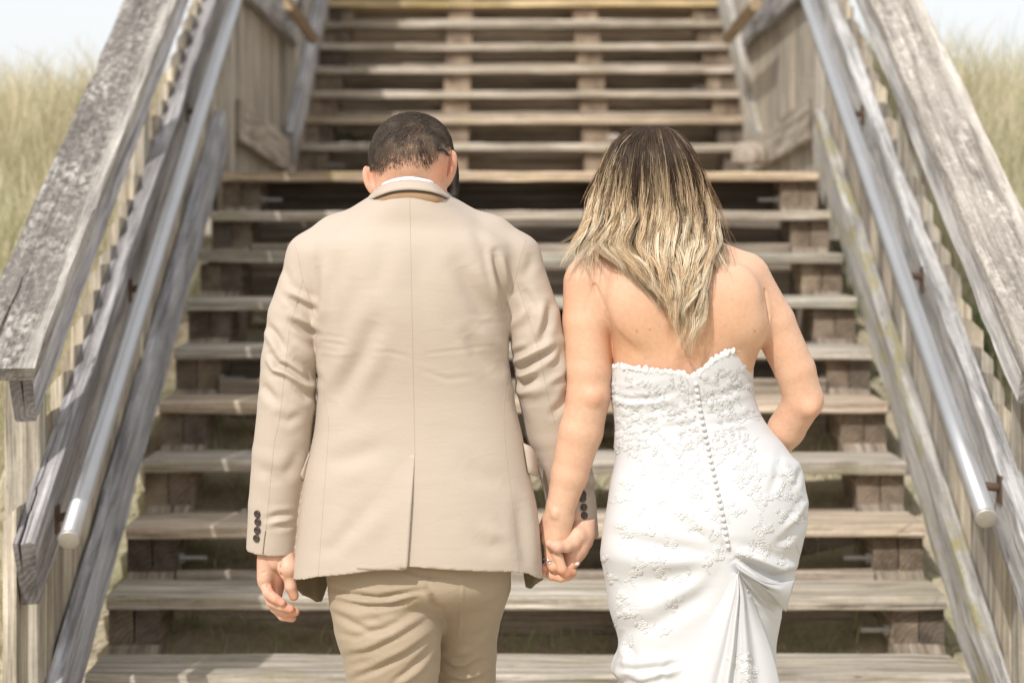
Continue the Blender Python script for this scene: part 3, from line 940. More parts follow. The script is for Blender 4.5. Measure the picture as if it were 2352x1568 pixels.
GOLD = simple_mat('gold_ring', (.85, .62, .28), .2, 1.0)
SHADES = simple_mat('black_plastic', (.012, .012, .014), .25, 0, .55)
SHOE = simple_mat('brown_leather', (.09, .05, .03), .4)
def hair_mat(name, rough=.48, spec=.3):
    m, n, b = new_mat(name)
    t = NT(n)
    a = t.node('ShaderNodeAttribute', attribute_name='tint')
    t.link(a.outputs['Color'], b.inputs['Base Color'])
    b.inputs['Roughness'].default_value = rough
    b.inputs['Specular IOR Level'].default_value = spec
    return m
HAIR = hair_mat('hair_strands')
HAIR_SHORT = hair_mat('short_hair_strands', .55, .25)
def strands_mesh(name, paths, rad, cols):
    """paths (N,m,3), rad (N,m), cols (N,m,3): three-sided tapered strands"""
    N, m, _ = paths.shape
    t = np.gradient(paths, axis=1); t /= np.linalg.norm(t, axis=2)[..., None] + 1e-12
    ref = np.array([.3, 1.0, .1]); ref /= np.linalg.norm(ref)
    u = np.cross(t, ref); u /= np.linalg.norm(u, axis=2)[..., None] + 1e-9
    b = np.cross(t, u)
    V = np.stack([paths + (u * cos(a) + b * sin(a)) * rad[..., None] for a in (.5, .5 + 2.0944, .5 + 4.1888)], 2)
    i = (np.arange(N)[:, None, None] * m * 3 + np.arange(m - 1)[None, :, None] * 3)
    j = np.arange(3)[None, None]; k = (j + 1) % 3
    f = np.stack([i + j, i + k, i + k + 3, i + j + 3], -1).reshape(-1, 4)
    me = mesh_np(name, V.reshape(-1, 3), f)
    vcol(me, 'tint', np.repeat(cols.reshape(-1, 3), 3, 0))
    return me
# ------------------------------------------------------------------ the man
gz = 0.0
man = empty('person', (W(945, 900)[0], YP, 0), label='man seen from behind in a tan suit with short dark hair, holding the woman’s hand', cat='person')
def build_body(name, pieces, mat, parent, tint):
    V, Fs, off = [], [], 0
    for v, f in pieces:
        V.append(v); Fs.append(f + off); off += len(v)
    v = np.vstack(V); f = np.vstack(Fs)
    me = mesh_np(name, v, f)
    vcol(me, 'tint', tint(v))
    return add(name, me, mat, parent), v, f
def man_body():
    pcs = []
    # hidden trunk and limbs under the suit
    A = Field((-.62, 4.0, 0.0), (.2, 4.62, 1.62), .009)
    A.stack([(430, 900, 1000, .05, .06, 0), (500, 840, 1060, .07, .08, .01), (560, 740, 1160, .09, .1, .01), (700, 750, 1140, .095, .1, .01),
             (880, 760, 1140, .085, .1, .01), (1090, 755, 1160, .095, .1, .01), (1300, 790, 1130, .09, .09, .02), (1380, 860, 1070, .07, .07, .02)])
    A.cone(W(948, 400), W(946, 520), .055, .06, .03)
    A.chain([W(725, 600), W(668, 880, -.01), W(628, 1180, .005), W(630, 1285)], [.03, .028, .024, .025], .01)
    A.chain([W(1175, 600), W(1246, 880, .01), W(1300, 1100, .05), W(1336, 1240, .035)], [.03, .028, .024, .025], .01)
    A.chain([W(880, 1370, .01), W(900, 1700, .02), W(895, 2100, .03)], [.06, .045, .036], .02)
    A.chain([W(1068, 1350, .06), W(1064, 1430, .105), W(1062, 1500, .13), W(1064, 1700, .17), W(1062, 2100, .16)], [.045, .04, .038, .036, .032], .02)
    v, f = A.mesh(); pcs.append((v, fix_orient(v, f)))
    # head and neck
    H = Field((-.37, 4.05, 1.46), (-.12, 4.47, 1.78), .0024)
    hc = W(946, 352)
    tilt = Matrix.Rotation(radians(8), 3, 'Y').transposed()
    H.ell(hc + [0, .012, 0], (.0815, .098, .079), 0, rot=tilt)
    H.ell(W(942, 368) + [0, -.012, 0], (.076, .08, .068), .02, rot=tilt)
    H.ell(W(958, 425, .075), (.06, .055, .07), .03)              # face and jaw, turned down
    H.ell(W(962, 470, .085), (.036, .035, .03), .025)
    H.cone(W(942, 400, .0), W(942, 520, .016), .060, .066, .014)
    H.cone(W(905, 420, -.03), W(890, 520, -.02), .03, .035, .03)
    H.cone(W(985, 415, -.03), W(995, 520, -.02), .03, .035, .03)
    H.cone(W(962, 405, .125), W(966, 425, .14), .008, .012, .01)    # nose
    H.cone(W(950, 448, .125), W(975, 446, .125), .008, .008, .006)  # mouth
    for sx in (-1, 1):
        H.ell(W(960 + sx * 30, 398, .118), (.012, .008, .008), .005)   # eyes
    # ears: outer shell, rim, lobe
    for s_, (x, y, L, ang, yaw) in ((-1, (856, 404, .031, 12, .3)), (1, (1031, 382, .034, -10, -.5))) if False else (
            (-1, (848, 412, .028, 16, .3)), (1, (1032, 387, .037, -13, -.35))):
        c = W(x, y, -.022 if s_ > 0 else -.004)
        R = (Matrix.Rotation(radians(ang), 3, 'Y') @ Matrix.Rotation(yaw, 3, 'Z')).transposed()
        H.ell(c, (.0150 if s_ > 0 else .0125, .0085, L), .004, rot=R)
        H.ell(c + np.array([-s_ * .0035, -.0085, .004]), (.006, .0045, L * .62), .004, 'sub', rot=R)
        H.ell(c + np.array([-s_ * .0085, .002, -L * .74]), (.0085, .007, .010), .006)
    v, f = H.mesh(); pcs.append((v, fix_orient(v, f)))
    # left hand, palm to the rear, fingers curling up towards the camera
    Z = zc(560, 1000, 3.409)
    q = lambda X, Y, dy=0: W(*Z(X, Y), dy)
    K = Field(q(120, 1620, 0) - [0, .16, 0], q(520, 900, 0) + [0, .12, 0], .0014)
    K.cone(q(285, 900), q(290, 1030), .027, .026, .01, sq=.75)
    for a, b, ra, rb in (((225, 1030, .0), (205, 1250, -.004), .017, .0125), ((262, 1040, .004), (232, 1290, .006), .017, .0125),
                         ((310, 1040, .008), (270, 1300, .014), .017, .0125), ((350, 1040, .010), (310, 1290, .022), .017, .0125)):
        K.cone(q(*a), q(*b), ra, rb, .009)
    K.cone(q(205, 1060, -.004), q(200, 1210, -.010), .013, .012, .012)          # heel of the palm
    K.chain([q(375, 1020, -.002), q(390, 1130, -.014), q(392, 1180, -.012)], [.017, .0185, .014], .010)  # ball of the thumb
    K.chain([q(396, 1170, -.012), q(414, 1275, -.016), q(440, 1350, -.012)], [.0125, .0115, .0095], .003)
    fing = [[(205, 1245, -.006), (236, 1330, -.022), (292, 1372, -.030), (342, 1402, -.030)],
            [(232, 1285, .004), (262, 1395, -.006), (345, 1432, -.020), (410, 1452, -.020)],
            [(268, 1300, .012), (292, 1440, .006), (385, 1478, -.006), (448, 1476, -.008)],
            [(308, 1290, .020), (290, 1440, .022), (350, 1508, .012), (424, 1524, .004)]]
    rad = [[.0118, .0108, .0095, .0082], [.0122, .0115, .0102, .0088], [.0125, .0118, .0104, .009], [.012, .0112, .010, .0086]]
    for pts, r in zip(fing, rad): K.chain([q(*p) for p in pts], r, .0018)
    K.cone(q(190, 1165, -.022), q(330, 1110, -.028), .0015, .0015, .004, 'sub')     # creases of the palm
    K.cone(q(330, 1040, -.022), q(345, 1190, -.026), .002, .002, .004, 'sub')
    K.cone(q(225, 1270, -.022), q(330, 1215, -.012), .0015, .0015, .004, 'sub')
    v, f = K.mesh(); pcs.append((v, fix_orient(v, f)))
    # right hand: thumb over the back of the woman's hand, fingers laced behind it
    Z2 = zc(1180, 1100, 5.225)
    g = lambda X, Y, dy=0: W(*Z2(X, Y), dy)
    R_ = Field(g(380, 1480, 0) - [0, .10, 0], g(1120, 640, 0) + [0, .14, 0], .0014)
    R_.cone(g(955, 680, .034), g(945, 800, .024), .029, .027, .012, sq=.8)
    R_.chain([g(950, 800, .022), g(900, 960, .014), g(835, 1130, .010)], [.023, .021, .0145], .012)
    R_.chain([g(900, 830, .020), g(840, 1000, .020), g(770, 1150, .018)], [.022, .020, .0145], .012)
    R_.chain([g(905, 810, .004), g(850, 890, -.006), g(770, 940, -.020), g(660, 945, -.031), g(568, 905, -.031)], [.019, .0155, .0115, .0112, .0092], .006)
    for pts, r in (([(830, 1110, .010), (800, 1190, .004), (745, 1260, .012)], .0105), ([(770, 1150, .02), (650, 1210, .020), (560, 1205, .008), (505, 1195, -.006)], .0098),
                   ([(760, 1180, .03), (640, 1275, .022), (540, 1275, .012), (490, 1262, .002)], .0092), ([(870, 1080, .014), (835, 1165, .004), (800, 1230, .004)], .0098)):
        R_.chain([g(*p) for p in pts], np.linspace(r, r * .85, len(pts)), .0022)
    v, f = R_.mesh(); pcs.append((v, fix_orient(v, f)))
    def tint(v):
        x, y = to_px(v)
        c = np.ones((len(v), 3))
        def blob(px, py, r, col, a):
            nonlocal c
            k = (np.exp(-((x - px) ** 2 + (y - py) ** 2) / r ** 2) * a)[:, None]
            c = c * (1 - k) + c * np.array(col) * k
        for p in ((855, 400, 26), (1036, 375, 30), (1012, 400, 22)): blob(*p, (1.06, .76, .68), .7)   # ears
        blob(940, 430, 60, (1.0, .93, .88), .6)
        for X, Y in ((300, 1380), (400, 1450), (440, 1380), (300, 1250), (240, 1320), (420, 1510)): blob(*Z(X, Y), 16, (1.08, .7, .62), .5)
        for X, Y in ((500, 1200), (600, 1260)): blob(*Z2(X, Y), 9, (1.08, .68, .6), .5)
        # close-cropped scalp, the hair's shadow put into its colour
        hl = np.interp(x, HX, HY)
        k = np.clip((hl + 4 - y) / 30, 0, 1) * (v[:, 2] > 1.5) * ~((x > 1008) & (y > 345) | (x < 862) & (y > 392))
        c = c * (1 - k[:, None] * .6) + .6 * k[:, None] * np.array([.29, .275, .265])
        return c
    return build_body('body', pcs, SKIN_M, man, tint)
Zh = zc(820, 240, 6.03)
HL = [Zh(*p) for p in ((250, 900), (300, 930), (360, 985), (440, 1000), (530, 910), (620, 890), (700, 905), (790, 850), (880, 850), (960, 880), (1070, 910), (1160, 860), (1240, 770), (1290, 660), (1400, 660), (1520, 690))]
HX = np.array([p[0] for p in HL]); HY = np.array([p[1] for p in HL])
mb, mv, mf = man_body()

def man_hair():
    n = normals(mv, mf)
    x, y = to_px(mv)
    hl = np.interp(x, HX, HY)
    ok = (mv[:, 2] > 1.5) & (y < hl + 6) & (y < 440)
    # not on the ears
    ok &= ~((x > 1012) & (y > 348) & (y < 440)) & ~((x < 862) & (y > 392))
    idx = np.where(ok)[0]
    N = 22000
    pick = RNG.choice(idx, N)
    p = mv[pick]; nn = n[pick]; px, py = x[pick], y[pick]
    dens = np.clip((hl[pick] + 4 - py) / 46, .0, 1)
    keep = RNG.random(N) < .08 + .92 * dens ** .8
    p, nn, px, py, dens = p[keep], nn[keep], px[keep], py[keep], dens[keep]; N = len(p)
    # whorl at the upper right of the crown; hair runs down and out from it
    wx, wy = Zh(1000, 330)
    dx, dy = px - wx, py - wy
    r = np.hypot(dx, dy) + 8
    dirx = (dx * .8 - dy * .35 * np.exp(-r / 60)) / r + .25 * np.sin(py * .11 + px * .05); diry = (dy + dx * .35 * np.exp(-r / 60)) / r + .55
    front = nn[:, 1] > .25
    d = np.stack([dirx, np.where(front, .8, -.1), -diry * np.where(front, -.3, 1)], -1)
    d += RNG.normal(0, .28, d.shape)
    d -= (d * nn).sum(1)[:, None] * nn
    d /= np.linalg.norm(d, axis=1)[:, None]
    top = np.clip((330 - py) / 60, 0, 1)
    L = RNG.uniform(.005, .010, N) * (.5 + .5 * dens) + .005 * top
    lift = RNG.uniform(.16, .42, N) + .15 * top
    m = 4
    t = np.linspace(0, 1, m)
    paths = p[:, None] + d[:, None] * (L[:, None] * t)[..., None] + nn[:, None] * (L[:, None] * lift[:, None] * (t - .45 * t ** 2) + .0012)[..., None] + np.array([0, 0, -1]) * (.0025 * t ** 2)[None, :, None]
    rad = np.full((N, m), .00034) * np.array([1, .95, .8, .3])[None]
    lock = wav(p, 160, 5)
    mid = np.exp(-((px - 950) / 62) ** 2 - ((py - 345) / 55) ** 2)  # paler mid-head strands: sunlight and showing skin put into the colour
    base = np.array([.050, .038, .029])[None] * RNG.uniform(.6, 1.5, (N, 1)) + (np.clip(lock + .25, 0, 1) * RNG.uniform(.2, 1, N) * mid)[:, None] * np.array([.40, .29, .19])
    cols = base[:, None] * np.array([.8, 1, 1.15, 1.3])[None, :, None]
    add('hair', strands_mesh('hair', paths, rad, cols), HAIR_SHORT, man)
man_hair()

def sunglasses():
    s = Shape()
    a = [W(*Zh(1255, 655), -.079), W(*Zh(1330, 675), -.066), W(*Zh(1400, 745), -.036), W(1041, 352, .045), W(1034, 372, .095)]
    c = smooth_curve(a, 16)
    s.tube(c, np.interp(np.linspace(0, 1, 16), [0, .1, .35, 1], [.0026, .0042, .003, .002]), 10)
    a2 = [W(*Zh(300, 880), -.005), W(*Zh(282, 850), .0), W(868, 372, .06), W(900, 384, .1)]
    o = add('sunglasses', s.mesh('sunglasses'), SHADES, man)
    s2 = Shape(); s2.tube(smooth_curve(a2, 12), .0024, 10)
    add('temple_tip', s2.mesh('temple_tip'), SHADES, o)
    # wrap lens curving round the cheek
    rows = []
    for t in np.linspace(0, 1, 8):
        y0 = 362 + t * 96
        rows.append([W(1022 + 31 * sin(min(1, u * 1.15) * pi / 2) * (1 - .15 * (2*t-1)**2) + (2 if t > .6 else 0), y0 + 3 * u, .128 - .088 * u ** 1.6) for u in np.linspace(0, 1, 9)])
    v, f = sheet(rows, .003)
    add('lens', mesh_np('lens', v, f), SHADES, o)
sunglasses()

# jacket --------------------------------------------------------------
Za, Zb = zc(560, 450, 2.85), zc(900, 450, 2.851)
Zc_, Zd = zc(560, 1000, 3.409), zc(800, 1066, 2.936)
def L_(Z, *p): return [Z(*q) for q in p]
def jacket():
    J = Field((-.60, 3.98, .78), (.21, 4.58, 1.60), .0026)
    J.stack([(428, 896, 994, .088, .04, 0), (444, 866, 1020, .097, .05, 0), (462, 842, 1046, .102, .06, 0), (485, 816, 1072, .105, .07, .0), (520, 772, 1122, .108, .09, .0), (560, 712, 1186, .122, .11, .0), (620, 706, 1190, .132, .125, 0),
             (700, 716, 1166, .137, .13, 0), (760, 722, 1168, .134, .13, 0), (830, 727, 1168, .126, .13, 0), (880, 730, 1176, .120, .13, 0),
             (930, 728, 1184, .118, .13, 0), (1000, 720, 1199, .121, .13, 0), (1090, 701, 1216, .130, .135, 0), (1160, 690, 1232, .136, .14, 0),
             (1240, 682, 1241, .141, .14, 0), (1350, 670, 1248, .146, .14, 0)], n=2.35)
    J.chain([W(866, 513, .005), W(775, 552, .01), W(714, 587, .005)], [.045, .045, .042], .028)
    J.chain([W(1028, 513, .005), W(1125, 552, .01), W(1184, 588, .005)], [.045, .045, .042], .028)
    sl = [W(716, 594, .0), W(671, 725, -.008), W(663, 830, -.012), W(658, 930, -.010), W(645, 1040, -.002), W(631, 1160, .008), W(623, 1266, .014)]
    rs = [.047, .0475, .0545, .0565, .0565, .052, .050]
    J.cone(sl[0], sl[1], rs[0], rs[1], .022)
    J.chain(sl[1:], rs[1:], .004, flat=True)
    sr = [W(1186, 594, .0), W(1226, 725, -.006), W(1238, 800, -.004), W(1247, 880, .008), W(1268, 990, .040), W(1304, 1100, .072), W(1322, 1238, .066)]
    rs = [.047, .0505, .053, .0535, .053, .0535, .047]
    J.cone(sr[0], sr[1], rs[0], rs[1], .022)
    J.chain(sr[1:], rs[1:], .004, flat=True)
    # hollow the cuffs
    J.cone(sl[-1] + [0, 0, .06], sl[-1] - [0, 0, .03], .044, .045, .002, 'sub')
    J.cone(sr[-1] + [-.004, 0, .06], sr[-1] + [.004, 0, -.03], .041, .042, .002, 'sub')
    # hem, cut along its curve
    sl_, g = J.sub((-.54, 4.0, .78), (.14, 4.56, .9))
    hx = np.array([(x - VX) / F * YP + CX for x in (672, 740, 830, 900, 935, 1000, 1080, 1175, 1210, 1248)])
    hxp = (672, 740, 830, 900, 935, 1000, 1080, 1175, 1210, 1248)
    hz = np.array([W(0, y, -.14 * math.sqrt(max(0, 1 - ((x_ - 960) / 292) ** 2)))[2] for x_, y in zip(hxp, (1332, 1324, 1315, 1305, 1300, 1306, 1310, 1312, 1316, 1332))])
    xs = g[0].ravel()
    cut = np.interp(xs, hx, hz)[:, None, None] - g[2]
    inside = ((xs > hx[0] - .012) & (xs < hx[-1] + .004))[:, None, None]
    J.d[sl_] = np.where(inside & (g[2] < .90), np.maximum(J.d[sl_], cut.astype(np.float32)), J.d[sl_])
    v, f = J.mesh(); f = fix_orient(v, f)
    v = relax(v, f, 4, .5)
    n = normals(v, f)
    folds = [
        # left sleeve
        (L_(Za, (318, 700), (400, 748), (505, 800)), 9, -.0075), (L_(Za, (330, 672), (420, 705), (495, 748)), 8, .004),
        (L_(Za, (355, 865), (430, 912), (512, 950)), 9, -.0085), (L_(Za, (340, 820), (430, 865), (508, 900)), 9, .0055),
        (L_(Za, (360, 1105), (450, 1165), (525, 1265)), 11, -.009), (L_(Za, (350, 990), (440, 1050), (510, 1100)), 10, .004),
        (L_(Za, (212, 1085), (255, 1150), (310, 1168), (380, 1210), (455, 1262)), 7, -.008), (L_(Za, (200, 1120), (240, 1185), (310, 1205), (400, 1265), (460, 1295)), 7, .007),
        (L_(Za, (180, 885), (240, 950), (300, 1040)), 9, -.0055), (L_(Za, (165, 900), (215, 990), (262, 1080)), 8, .004),
        (L_(Za, (150, 1285), (195, 1335), (245, 1400)), 10, -.0055), (L_(Za, (380, 1310), (450, 1360), (510, 1345)), 10, -.005), (L_(Za, (420, 1290), (480, 1300), (525, 1285)), 8, .005),
        (L_(Za, (300, 500), (330, 580), (350, 640)), 9, -.003), (L_(Za, (270, 1500), (330, 1530), (420, 1480)), 10, -.003),
        (L_(Zc_, (240, 740), (310, 715), (430, 705)), 8, -.005), (L_(Zc_, (230, 770), (320, 745), (420, 735)), 7, .004), (L_(Zc_, (300, 800), (380, 790), (440, 760)), 7, -.003),
        (L_(Zc_, (150, 330), (250, 380), (300, 480)), 14, -.003), (L_(Zc_, (340, 400), (420, 330), (480, 200)), 14, -.004),
        # back, left half
        (L_(Za, (520, 480), (520, 640), (512, 850)), 12, -.006), (L_(Za, (560, 500), (555, 680), (540, 900)), 13, .005),
        (L_(Za, (630, 1400), (740, 1240), (830, 1090), (910, 850)), 22, -.0065), (L_(Za, (560, 1360), (660, 1200), (760, 1010)), 22, .003), (L_(Za, (760, 1330), (860, 1180), (930, 1000)), 20, .003),
        (L_(Za, (590, 720), (640, 560), (670, 380)), 18, -.003), (L_(Za, (680, 900), (760, 760), (800, 560)), 22, -.0025), (L_(Za, (900, 700), (950, 500), (960, 320)), 20, -.0025),
        (L_(Za, (530, 1000), (620, 1010), (740, 1030)), 5, -.0008), (L_(Za, (530, 960), (600, 962), (720, 975)), 5, -.0007), (L_(Za, (540, 1070), (650, 1085), (760, 1080)), 5, .0008),
        (L_(Za, (860, 1068), (1000, 1070), (1140, 1100)), 5, -.0007),
        # back, right half
        (L_(Zb, (742, 405), (762, 540), (782, 660), (803, 790)), 8, -.0095), (L_(Zb, (775, 430), (800, 540), (822, 650)), 9, .0045), (L_(Zb, (715, 420), (735, 560), (765, 700)), 9, .004),
        (L_(Zb, (505, 490), (575, 640), (650, 760), (690, 850)), 20, -.0065), (L_(Zb, (560, 950), (620, 1080), (730, 1190)), 15, -.0055), (L_(Zb, (600, 480), (700, 640), (760, 760)), 20, .004),
        (L_(Zb, (610, 230), (650, 330), (700, 440)), 14, -.003), (L_(Zb, (640, 900), (720, 1000), (800, 1040)), 14, .003),
        (L_(Zb, (260, 350), (230, 600), (300, 900)), 24, -.002), (L_(Zb, (280, 1080), (480, 1060), (760, 1020)), 5, -.0007), (L_(Zb, (250, 1190), (420, 1250), (600, 1230)), 6, -.0008), (L_(Zb, (560, 850), (660, 850), (770, 848)), 5, .0007),
        # right sleeve
        (L_(Zb, (845, 1100), (900, 1072), (965, 1050)), 8, -.0065), (L_(Zb, (880, 1200), (960, 1140), (1060, 1090), (1175, 1035)), 10, -.0095), (L_(Zb, (880, 1130), (980, 1085), (1120, 1020)), 9, .007),
        (L_(Zb, (862, 1240), (920, 1285), (995, 1248)), 9, -.009), (L_(Zb, (890, 1230), (950, 1215), (1030, 1180)), 9, .006), (L_(Zb, (1115, 1175), (1165, 1120), (1205, 1045)), 8, -.006),
        (L_(Zb, (1010, 970), (1040, 860), (1065, 720)), 11, .0055), (L_(Zb, (1050, 1000), (1090, 880), (1110, 760)), 9, -.0055), (L_(Zb, (930, 650), (960, 700), (985, 760)), 11, -.005), (L_(Zb, (980, 400), (985, 470), (940, 560)), 11, -.003),
        (L_(Zb, (840, 900), (900, 850), (950, 780)), 10, .004), (L_(Zb, (900, 1330), (1000, 1330), (1100, 1290)), 12, .004), (L_(Zb, (1100, 1270), (1180, 1220), (1225, 1150)), 8, .005),
        (L_(Zb, (1130, 1480), (1200, 1400), (1225, 1320)), 9, -.006), (L_(Zb, (880, 1380), (900, 1450), (940, 1560)), 10, -.004),
        (L_(Zd, (1640, 180), (1690, 240), (1760, 260)), 10, -.006), (L_(Zd, (1660, 130), (1710, 180), (1770, 190)), 8, .006), (L_(Zd, (1350, 60), (1400, 180), (1430, 230)), 9, -.004),
        # skirt of the jacket
        (L_(Zc_, (700, 300), (850, 250), (1150, 170)), 22, -.004), (L_(Zc_, (650, 990), (760, 960), (850, 850), (950, 760)), 16, -.0026), (L_(Zc_, (1000, 900), (1080, 700), (1150, 480)), 24, .0028),
        (L_(Zd, (320, 250), (200, 380), (80, 480)), 22, -.003), (L_(Zd, (860, 60), (960, 140), (1100, 200)), 22, -.0028), (L_(Zd, (900, 560), (1020, 640), (1150, 600)), 18, -.0026), (L_(Zd, (1000, 500), (1100, 560), (1190, 680)), 14, .0024),
        (L_(Zd, (1215, 350), (1240, 560), (1290, 780)), 14, -.004), (L_(Zd, (1270, 300), (1310, 500), (1330, 760)), 12, .004),
        # the vent: left side laps over the right
    ]
    v = fold(v, n, folds)
    v = v + n * (wav(v * [1, 1, .6], 24, 3) * .0022 + wav(v * [1, 1, 2], 60, 4) * .0004)[:, None]
    me = mesh_np('jacket', v, f)
    o = add('jacket', me, SUIT, man)
    S = Surf(v, f)
    # seams: back, armholes, sleeves, side panels
    def seam(pts, r=.0007, lift=-.0002):
        p, nn = S.line(smooth_curve(pts, 30), lift, 5)
        sh = Shape(); sh.tube(p, r, 6); return sh
    col = []
    for pts in ([(941, 446), (944, 600), (947, 760), (951, 940), (953, 1046)],
                L_(Za, (372, 345), (400, 450), (428, 585), (470, 700), (510, 880)), L_(Za, (428, 585), (380, 760), (340, 900), (312, 1150), (275, 1480), (262, 1560)) + L_(Zc_, (285, 120), (262, 330), (222, 760), (195, 1010)),
                L_(Zb, (950, 320), (910, 440), (880, 570), (835, 710), (806, 790)), L_(Zb, (885, 590), (940, 760), (1030, 1050), (1090, 1330), (1140, 1540)),
                L_(Za, (520, 1110), (560, 1290), (590, 1470), (600, 1560)) + L_(Zc_, (690, 400), (665, 740), (635, 1180)), L_(Zb, (833, 1140), (810, 1320), (800, 1540)) + L_(Zd, (1150, 130), (1170, 280), (1205, 640), (1225, 790)),):
        col.append(seam(pts))
    sh = Shape()
    for c in col: sh.put(np.vstack(c.v), c.f)
    add('seam', sh.mesh('seam'), THREAD, o)
    # cuff slits
    for pts in (L_(Zc_, (214, 830), (204, 900), (192, 1012)), L_(Zd, (1600, 400), (1604, 460), (1612, 528))):
        p, nn = S.line(pts, .0006, 4)
        s2 = Shape(); s2.tube(p, .0011, 6); add('cuff_slit', s2.mesh('cuff_slit'), LINING, o)
    # vent: the left skirt laps over the right one
    vy = np.linspace(1044, 1306, 44)
    vx = np.interp(vy, [1044, 1120, 1200, 1306], [953, 948, 943, 935.5])
    rows = []
    for a in np.linspace(0, 1, 26):
        row = []
        for x_, y_ in zip(vx, vy):
            xx = x_ - 150 * (1 - a) * min(1, .25 + (y_ - 1044) / 200)
            q, nn = S.hit(xx, min(y_, np.interp(xx, [740, 830, 900, 935], [1321, 1312, 1302, 1298])), 0)
            tt = (y_ - 1044) / 262
            row.append(q + nn * (-.0022 + (.0085 * a ** 1.6) * min(1, tt * 2.2 + .12)) + np.array([0, 0, -.004 * tt * a]))
        rows.append(row)
    v1, f1 = sheet(rows, .003)
    add('vent_flap', mesh_np('vent_flap', v1, f1), SUIT, o)
    # buttons
    def button_mesh():
        prof = [(0, .0024), (.0036, .0022), (.0050, .0030), (.0066, .0034), (.0074, .0026), (.0076, .0008), (.0070, -.001)]
        s3 = Shape(); n_ = 20
        vv = [(r * cos(a), r * sin(a), z) for r, z in prof[1:] for a in np.arange(n_) * 2 * pi / n_] + [(0, 0, prof[0][1])]
        k = len(prof) - 1
        ff = [(i*n_+j, (i+1)*n_+j, (i+1)*n_+(j+1) % n_, i*n_+(j+1) % n_) for i in range(k-1) for j in range(n_)] + [(k*n_, j, (j+1) % n_) for j in range(n_)]
        s3.put(vv, [q[::-1] for q in ff] if False else ff)
        return s3.mesh('button')
    bm_ = button_mesh()
    hm = Shape()
    for a in range(4):
        cx_, cy_ = .0016 * cos(a * pi / 2 + pi / 4), .0016 * sin(a * pi / 2 + pi / 4)
        hm.tube([(cx_, cy_, .0020), (cx_, cy_, .0028)], .0007, 6)
    for Z, pts in ((Zc_, ((150, 694), (154, 758), (150, 824), (143, 888))), (zc(1180, 1100, 5.225), ((972, 300), (968, 352), (980, 460), (985, 560)))):
        for X, Y in pts:
            p, nn = S.hit(*Z(X, Y), .0006)
            b_ = add('button', bm_, HORN, o, loc=p)
            b_.rotation_euler = Vector(nn).to_track_quat('Z', 'Y').to_euler()
    # collar: shirt, leaf, dark edge, felt
    def ring(pts, dys):
        c = smooth_curve([(x, y, d) for (x, y), d in zip(pts, dys)], 48)
        return np.array([W(x, y, d) for x, y, d in c])
    dy_ = lambda b, e: [e + .05, e, (b * .75 + e * .25), b * .96, b, b * .96, (b * .75 + e * .25), e, e + .05]
    shirt = ring(L_(Zh, (355, 1290), (395, 1215), (470, 1145), (620, 1080), (850, 1050), (1080, 1085), (1180, 1125), (1300, 1200), (1390, 1290)), dy_(-.082, .0))
    shirt0 = ring(L_(Zh, (355, 1390), (395, 1305), (470, 1225), (620, 1165), (850, 1135), (1080, 1165), (1180, 1210), (1300, 1290), (1390, 1380)), dy_(-.083, .0))
    v1, f1 = sheet([shirt, shirt0], .0025); v1 = v1
    add('shirt_collar', mesh_np('shirt_collar', v1, f1), SHIRT, man)
    cup = ring(L_(Zh, (300, 1330), (365, 1235), (460, 1180), (620, 1130), (850, 1105), (1080, 1130), (1200, 1165), (1330, 1235), (1440, 1340)), dy_(-.087, .0))
    cmid = ring(L_(Zh, (235, 1390), (310, 1305), (430, 1245), (610, 1190), (850, 1165), (1100, 1190), (1240, 1230), (1390, 1310), (1490, 1400)), dy_(-.097, -.008))
    clow = ring(L_(Zh, (170, 1480), (230, 1415), (400, 1330), (600, 1262), (850, 1238), (1120, 1264), (1300, 1318), (1440, 1392), (1545, 1460)), dy_(-.105, -.022))
    v1, f1 = sheet([cup, (cup + cmid) / 2 + [0, -.004, 0], cmid, (cmid + clow) / 2 + [0, -.003, 0], clow], .004)
    c_ = add('collar', mesh_np('collar', v1, f1), SUIT, o)
    s4 = Shape(); s4.tube(clow[5:-5] + [0, .0005, -.0018], .0012, 6)
    add('collar_edge', s4.mesh('collar_edge'), BLACK, o)
    flow = ring(L_(Zh, (170, 1490), (240, 1440), (400, 1365), (600, 1322), (850, 1303), (1120, 1326), (1300, 1352), (1440, 1412), (1545, 1470)), dy_(-.101, -.014))
    v1, f1 = sheet([clow + [0, .004, 0], flow, flow + [0, .006, -.02]], .002)
    add('undercollar', mesh_np('undercollar', v1, f1), FELT, o)
    # pocket flaps and the hanging front edges
    def flap(name, pts, d0, mat, depth=.02):
        c = np.array(pts, float)
        a, b = c[:len(c)//2], c[len(c)//2:][::-1]
        rows = [[W(x, y, d0[0] + (d0[1] - d0[0]) * i / (len(a) - 1)) * (1 - t) + W(x2, y2, d0[2] + (d0[3] - d0[2]) * i / (len(a) - 1)) * t
                 for i, ((x, y), (x2, y2)) in enumerate(zip(a, b))] for t in np.linspace(0, 1, 5)]
        v1, f1 = sheet(rows, .003)
        add(name, mesh_np(name, v1, f1), mat, o)
    flap('pocket_flap', L_(Zd, (1255, -80), (1300, -60), (1335, -10)) + L_(Zd, (1355, 150), (1320, 140), (1290, 120)), (-.03, -.01, -.04, -.005), SUIT)
    flap('pocket_flap', L_(Zc_, (562, 205), (540, 260), (520, 310)) + L_(Zc_, (490, 385), (508, 415), (520, 440)), (-.03, -.03, -.02, -.03), SUIT)
    # left front hanging lower, seen from inside
    rows = []
